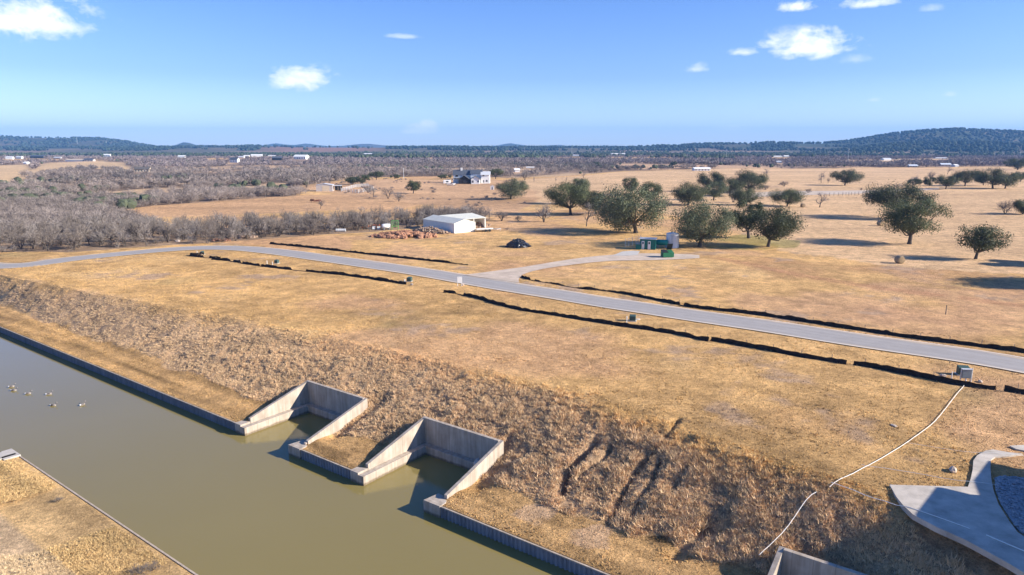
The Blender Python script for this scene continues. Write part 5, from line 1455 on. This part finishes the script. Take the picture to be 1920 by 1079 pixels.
def bale(px, py, label, ang):
    p = place(px, py); t = empty('hay_bale', tuple(p), ang); r0 = .74; L_ = .62; mb = MB(); n = 28
    pts_ = [(-L_ + .0, r0 * .93), (-L_ + .1, r0), (L_ - .1, r0), (L_, r0 * .93)]
    mb.tube([(0, y_, r0 * .97) for y_, q in pts_], [q for y_, q in pts_], n, caps=False); mb.build('roll', M['hay'], t, True)
    for s_ in (-1, 1):
        mb = MB(); mb.tube([(0, s_ * (L_ - .02), r0 * .97), (0, s_ * (L_ + .02), r0 * .97), (0, s_ * (L_ + .05), r0 * .97)], [r0 * .92, r0 * .7, r0 * .2], n); mb.build('end_face', M['hay_end'], t)
    return tag(t, label, 'hay bale', 'round hay bales on the field')


bale(1686, 494, 'nearest round hay bale, in front of the umbrella-shaped oak', .15)
bale(1650, 423.5, 'round hay bale lying left of the tall forked oak', .3)
bale(1505, 389, 'farthest round hay bale, right of the low spreading bushy oak', .15)


def cow(px, py, rz, label):
    p = place(px, py); t = empty('cow', tuple(p), rz); mb = MB()
    mb.tube([(-1.0, 0, 1.05), (-.85, 0, 1.05), (-.4, 0, 1.0), (.3, 0, .98), (.8, 0, 1.08), (1.05, 0, 1.15), (1.35, 0, .85), (1.5, 0, .5), (1.62, 0, .32)], [.08, .28, .36, .38, .32, .22, .15, .14, .07], 10)
    for x, s_ in ((-.75, 1), (-.75, -1), (.65, 1), (.65, -1)): mb.tube([(x, s_ * .18, .95), (x + .03, s_ * .19, .5), (x - .02, s_ * .19, .45), (x, s_ * .19, 0)], [.15, .085, .07, .06], 6)
    mb.tube([(-1.0, 0, 1.15), (-1.1, 0, .9), (-1.1, 0, .45)], [.05, .03, .03], 5); mb.build('body', M['cow'], t, True)
    for s_ in (-1, 1): mb = MB(); mb.tube([(1.32, s_ * .1, .8), (1.34, s_ * .26, .85)], [.06, .02], 5); mb.build('ear', M['cow'], t)
    return tag(t, label, 'cow', 'red cows grazing on the pasture')


cow(586.5, 380, 2.6, 'reddish brown cow on the red pasture, left of the pair'); cow(596, 381, .3, 'reddish brown cow on the red pasture, right of the pair')


def goose(px, py, rz, label):
    x, y = at_z(px, py, .0); t = empty('goose', (x, y, 0), rz); t.scale = (.78, .78, .78); mb = MB()
    mb.tube([(-.42, 0, .16), (-.3, 0, .12), (-.05, 0, .1), (.2, 0, .1), (.3, 0, .16), (.34, 0, .3), (.36, 0, .42), (.46, 0, .44), (.54, 0, .42)], [.02, .11, .17, .15, .08, .045, .045, .06, .02], 9)
    mb.build('body', M['goose'], t, True)
    mb = MB(); mb.tube([(.16, 0, .05), (.27, 0, .1)], [.14, .09], 9); mb.build('breast', M['goose_pale'], t); mb = MB(); mb.tube([(-.45, 0, .17), (-.3, 0, .14)], [.03, .12], 8); mb.build('tail', M['goose_pale'], t)
    mb = MB(); mb.tube([(-.25, .1, .18), (0, .15, .18), (.15, .1, .16)], [.02, .06, .03], 6); mb.tube([(-.25, -.1, .18), (0, -.15, .18), (.15, -.1, .16)], [.02, .06, .03], 6); mb.build('wings', M['black'], t)
    return tag(t, label, 'goose', 'geese swimming on the canal')


for px, py, rz, lab in [(22, 726, .6, 'goose swimming at the far left, upper one of the close pair'), (26, 733, .3, 'goose swimming at the far left, lower one of the close pair'), (53, 739, .5, 'third goose from the left on the canal'),
                        (92, 740, .7, 'fourth goose from the left, above the pale one'), (100, 761, .2, 'small pale goose lowest in the flock but one'), (155, 760, 1.2, 'rightmost goose on the canal')]:
    goose(px, py, rz, lab)


def cord(pts, label, r=.035, lift=.10):
    P = smooth_line(poly(pts), .6, 1); z = H1(P[:, 0], P[:, 1]) + lift + .03 * vn(P[:, 0], P[:, 1], 1.5, 2)
    z = np.where(inpoly(P[:, 0], P[:, 1], pat_np), PZ + .03, z)
    mb = MB(); mb.tube([(a, b_, c) for (a, b_), c in zip(P, z)], r, 5); o = mb.build('cord', M['rope']); return tag(o, label, 'cord', 'white cords on the ground')


cord([(1810, 720), (1806, 727), (1796, 738), (1775, 765), (1750, 795), (1720, 818), (1680, 845), (1640, 868), (1600, 890), (1555, 914)], 'thick white cord from the grey meter cabinet down to the top of the bank', .021)
cord([(1530, 930), (1510, 947), (1490, 977), (1465, 1010), (1440, 1035), (1422, 1052)], 'white cord running down the rough bank to the nearest boat slip', .02, .35)
cord([(1558, 909), (1600, 925), (1640, 942), (1700, 965), (1760, 990), (1812, 1014), (1815, 1016)], 'white cord from the top of the bank along the patio edge', .022, .25)
cord([(1845, 1031), (1880, 1052), (1920, 1075), (1940, 1085)], 'white cord at the lower right corner beyond the patio edge', .035, .25)
cord([(1615, 874), (1680, 884), (1740, 894), (1800, 905), (1860, 911), (1920, 914)], 'thin white cord crossing the grass and the shaded patio', .016)
cord([(1700, 832), (1750, 840), (1800, 848), (1850, 853), (1930, 857)], 'thin faint cord across the grass above the patio', .012)
# post and rail fence on the white track
t = empty('wire_fence', tuple(place(1560, 367))); o_ = np.array(t.location); pp = [place(a, b) for a, b in [(1555, 368), (1582, 367.2), (1599, 366.6), (1622, 366), (1642, 365)]]; mb = MB()
for a, b in zip(pp[:-1], pp[1:]):
    for z in (.5, .9, 1.3): mb.tube([a - o_ + (0, 0, z), b - o_ + (0, 0, z)], .03, 4)
mb.build('wire', M['steel'], t)
for q in range(14):
    s_ = q / 13 * 4; i = min(int(s_), 3); c = pp[i] + (pp[i + 1] - pp[i]) * (s_ - i) - o_; mb = MB(); mb.tube([c - (0, 0, .1), c + (0, 0, 1.6)], .09, 5); mb.build('post', M['wood'], t)
tag(t, 'post and wire fence along the white track across the far field', 'fence')


def pole(px, base, top, label, arms=2, m_='steel'):
    p = place(px, base); k = depth(p) / F_PX; h = (base - top) * k; t = empty('utility_pole', tuple(p), random.uniform(-.3, .3))
    r = max(.2, .22 * k); mb = MB(); mb.tube([(0, 0, -1), (0, 0, h)], [r, r * .6], 6); mb.build('mast', M[m_], t)
    for i in range(arms): z = h * (.97 - .08 * i); mb = MB(); mb.tube([(-h * .06, 0, z), (h * .06, 0, z)], r * .5, 4); mb.build('crossarm', M[m_], t)
    return tag(t, label, 'utility pole')


for a in [(757, 335, 316, 'pale utility pole left of the farmhouse on its clearing'), (1589, 310, 279, 'tall steel utility pole standing before the big hill'), (1361, 303, 281, 'steel utility pole above the tallest oak of the grove'),
          (1912, 297, 274, 'utility pole at the right picture edge before the big hill'), (1072, 292, 276, 'distant utility pole at picture centre right'), (983, 290, 277, 'distant utility pole at picture centre'), (1209, 293, 277, 'distant utility pole right of the pale quarry building'),
          (849, 289, 278, 'faint distant pole above the farmhouse'), (145, 270, 258, 'thin mast on the left hill crest'), (200, 271, 264, 'thin mast on the left hill slope')]:
    pole(*a)
# dead brush on the near bank
for px, py, s_, lab in [(262, 1075, .75, 'pale dead bush on the near bank close to the water at bottom left'), (285, 1068, .6, 'smaller pale dead bush right beside the larger one on the near bank'), (110, 940, .4, 'low dead weed on the near bank slope'), (870, 708, .55, 'grey dead weed at the top of the rough bank')]:
    p = place(px, py); bare_tree(p[0], p[1], s_, s_ * 2.2, lab, 'dead_bush', 'bush', var=3)

# ------------------------------------------------------------------ haze
HAZE_D = 9.5e-5
mb = MB(); mb.box(-14000, -3000, -4, 14000, 14500, 420)
m, nt, N, L, b = mat_new('haze air'); nt.nodes.remove(b)
pv = N.new('ShaderNodeVolumePrincipled'); pv.inputs['Color'].default_value = (.20, .48, 1.0, 1); pv.inputs['Density'].default_value = HAZE_D; pv.inputs['Anisotropy'].default_value = 0.0
L.new(pv.outputs[0], N['Material Output'].inputs['Volume'])
tag(mb.build('haze', m), 'thin blue air haze over the plain', 'haze', kind='stuff')
print('objects', len(bpy.data.objects), 'polys', sum(len(o.data.polygons) for o in bpy.data.objects if o.type == 'MESH'))
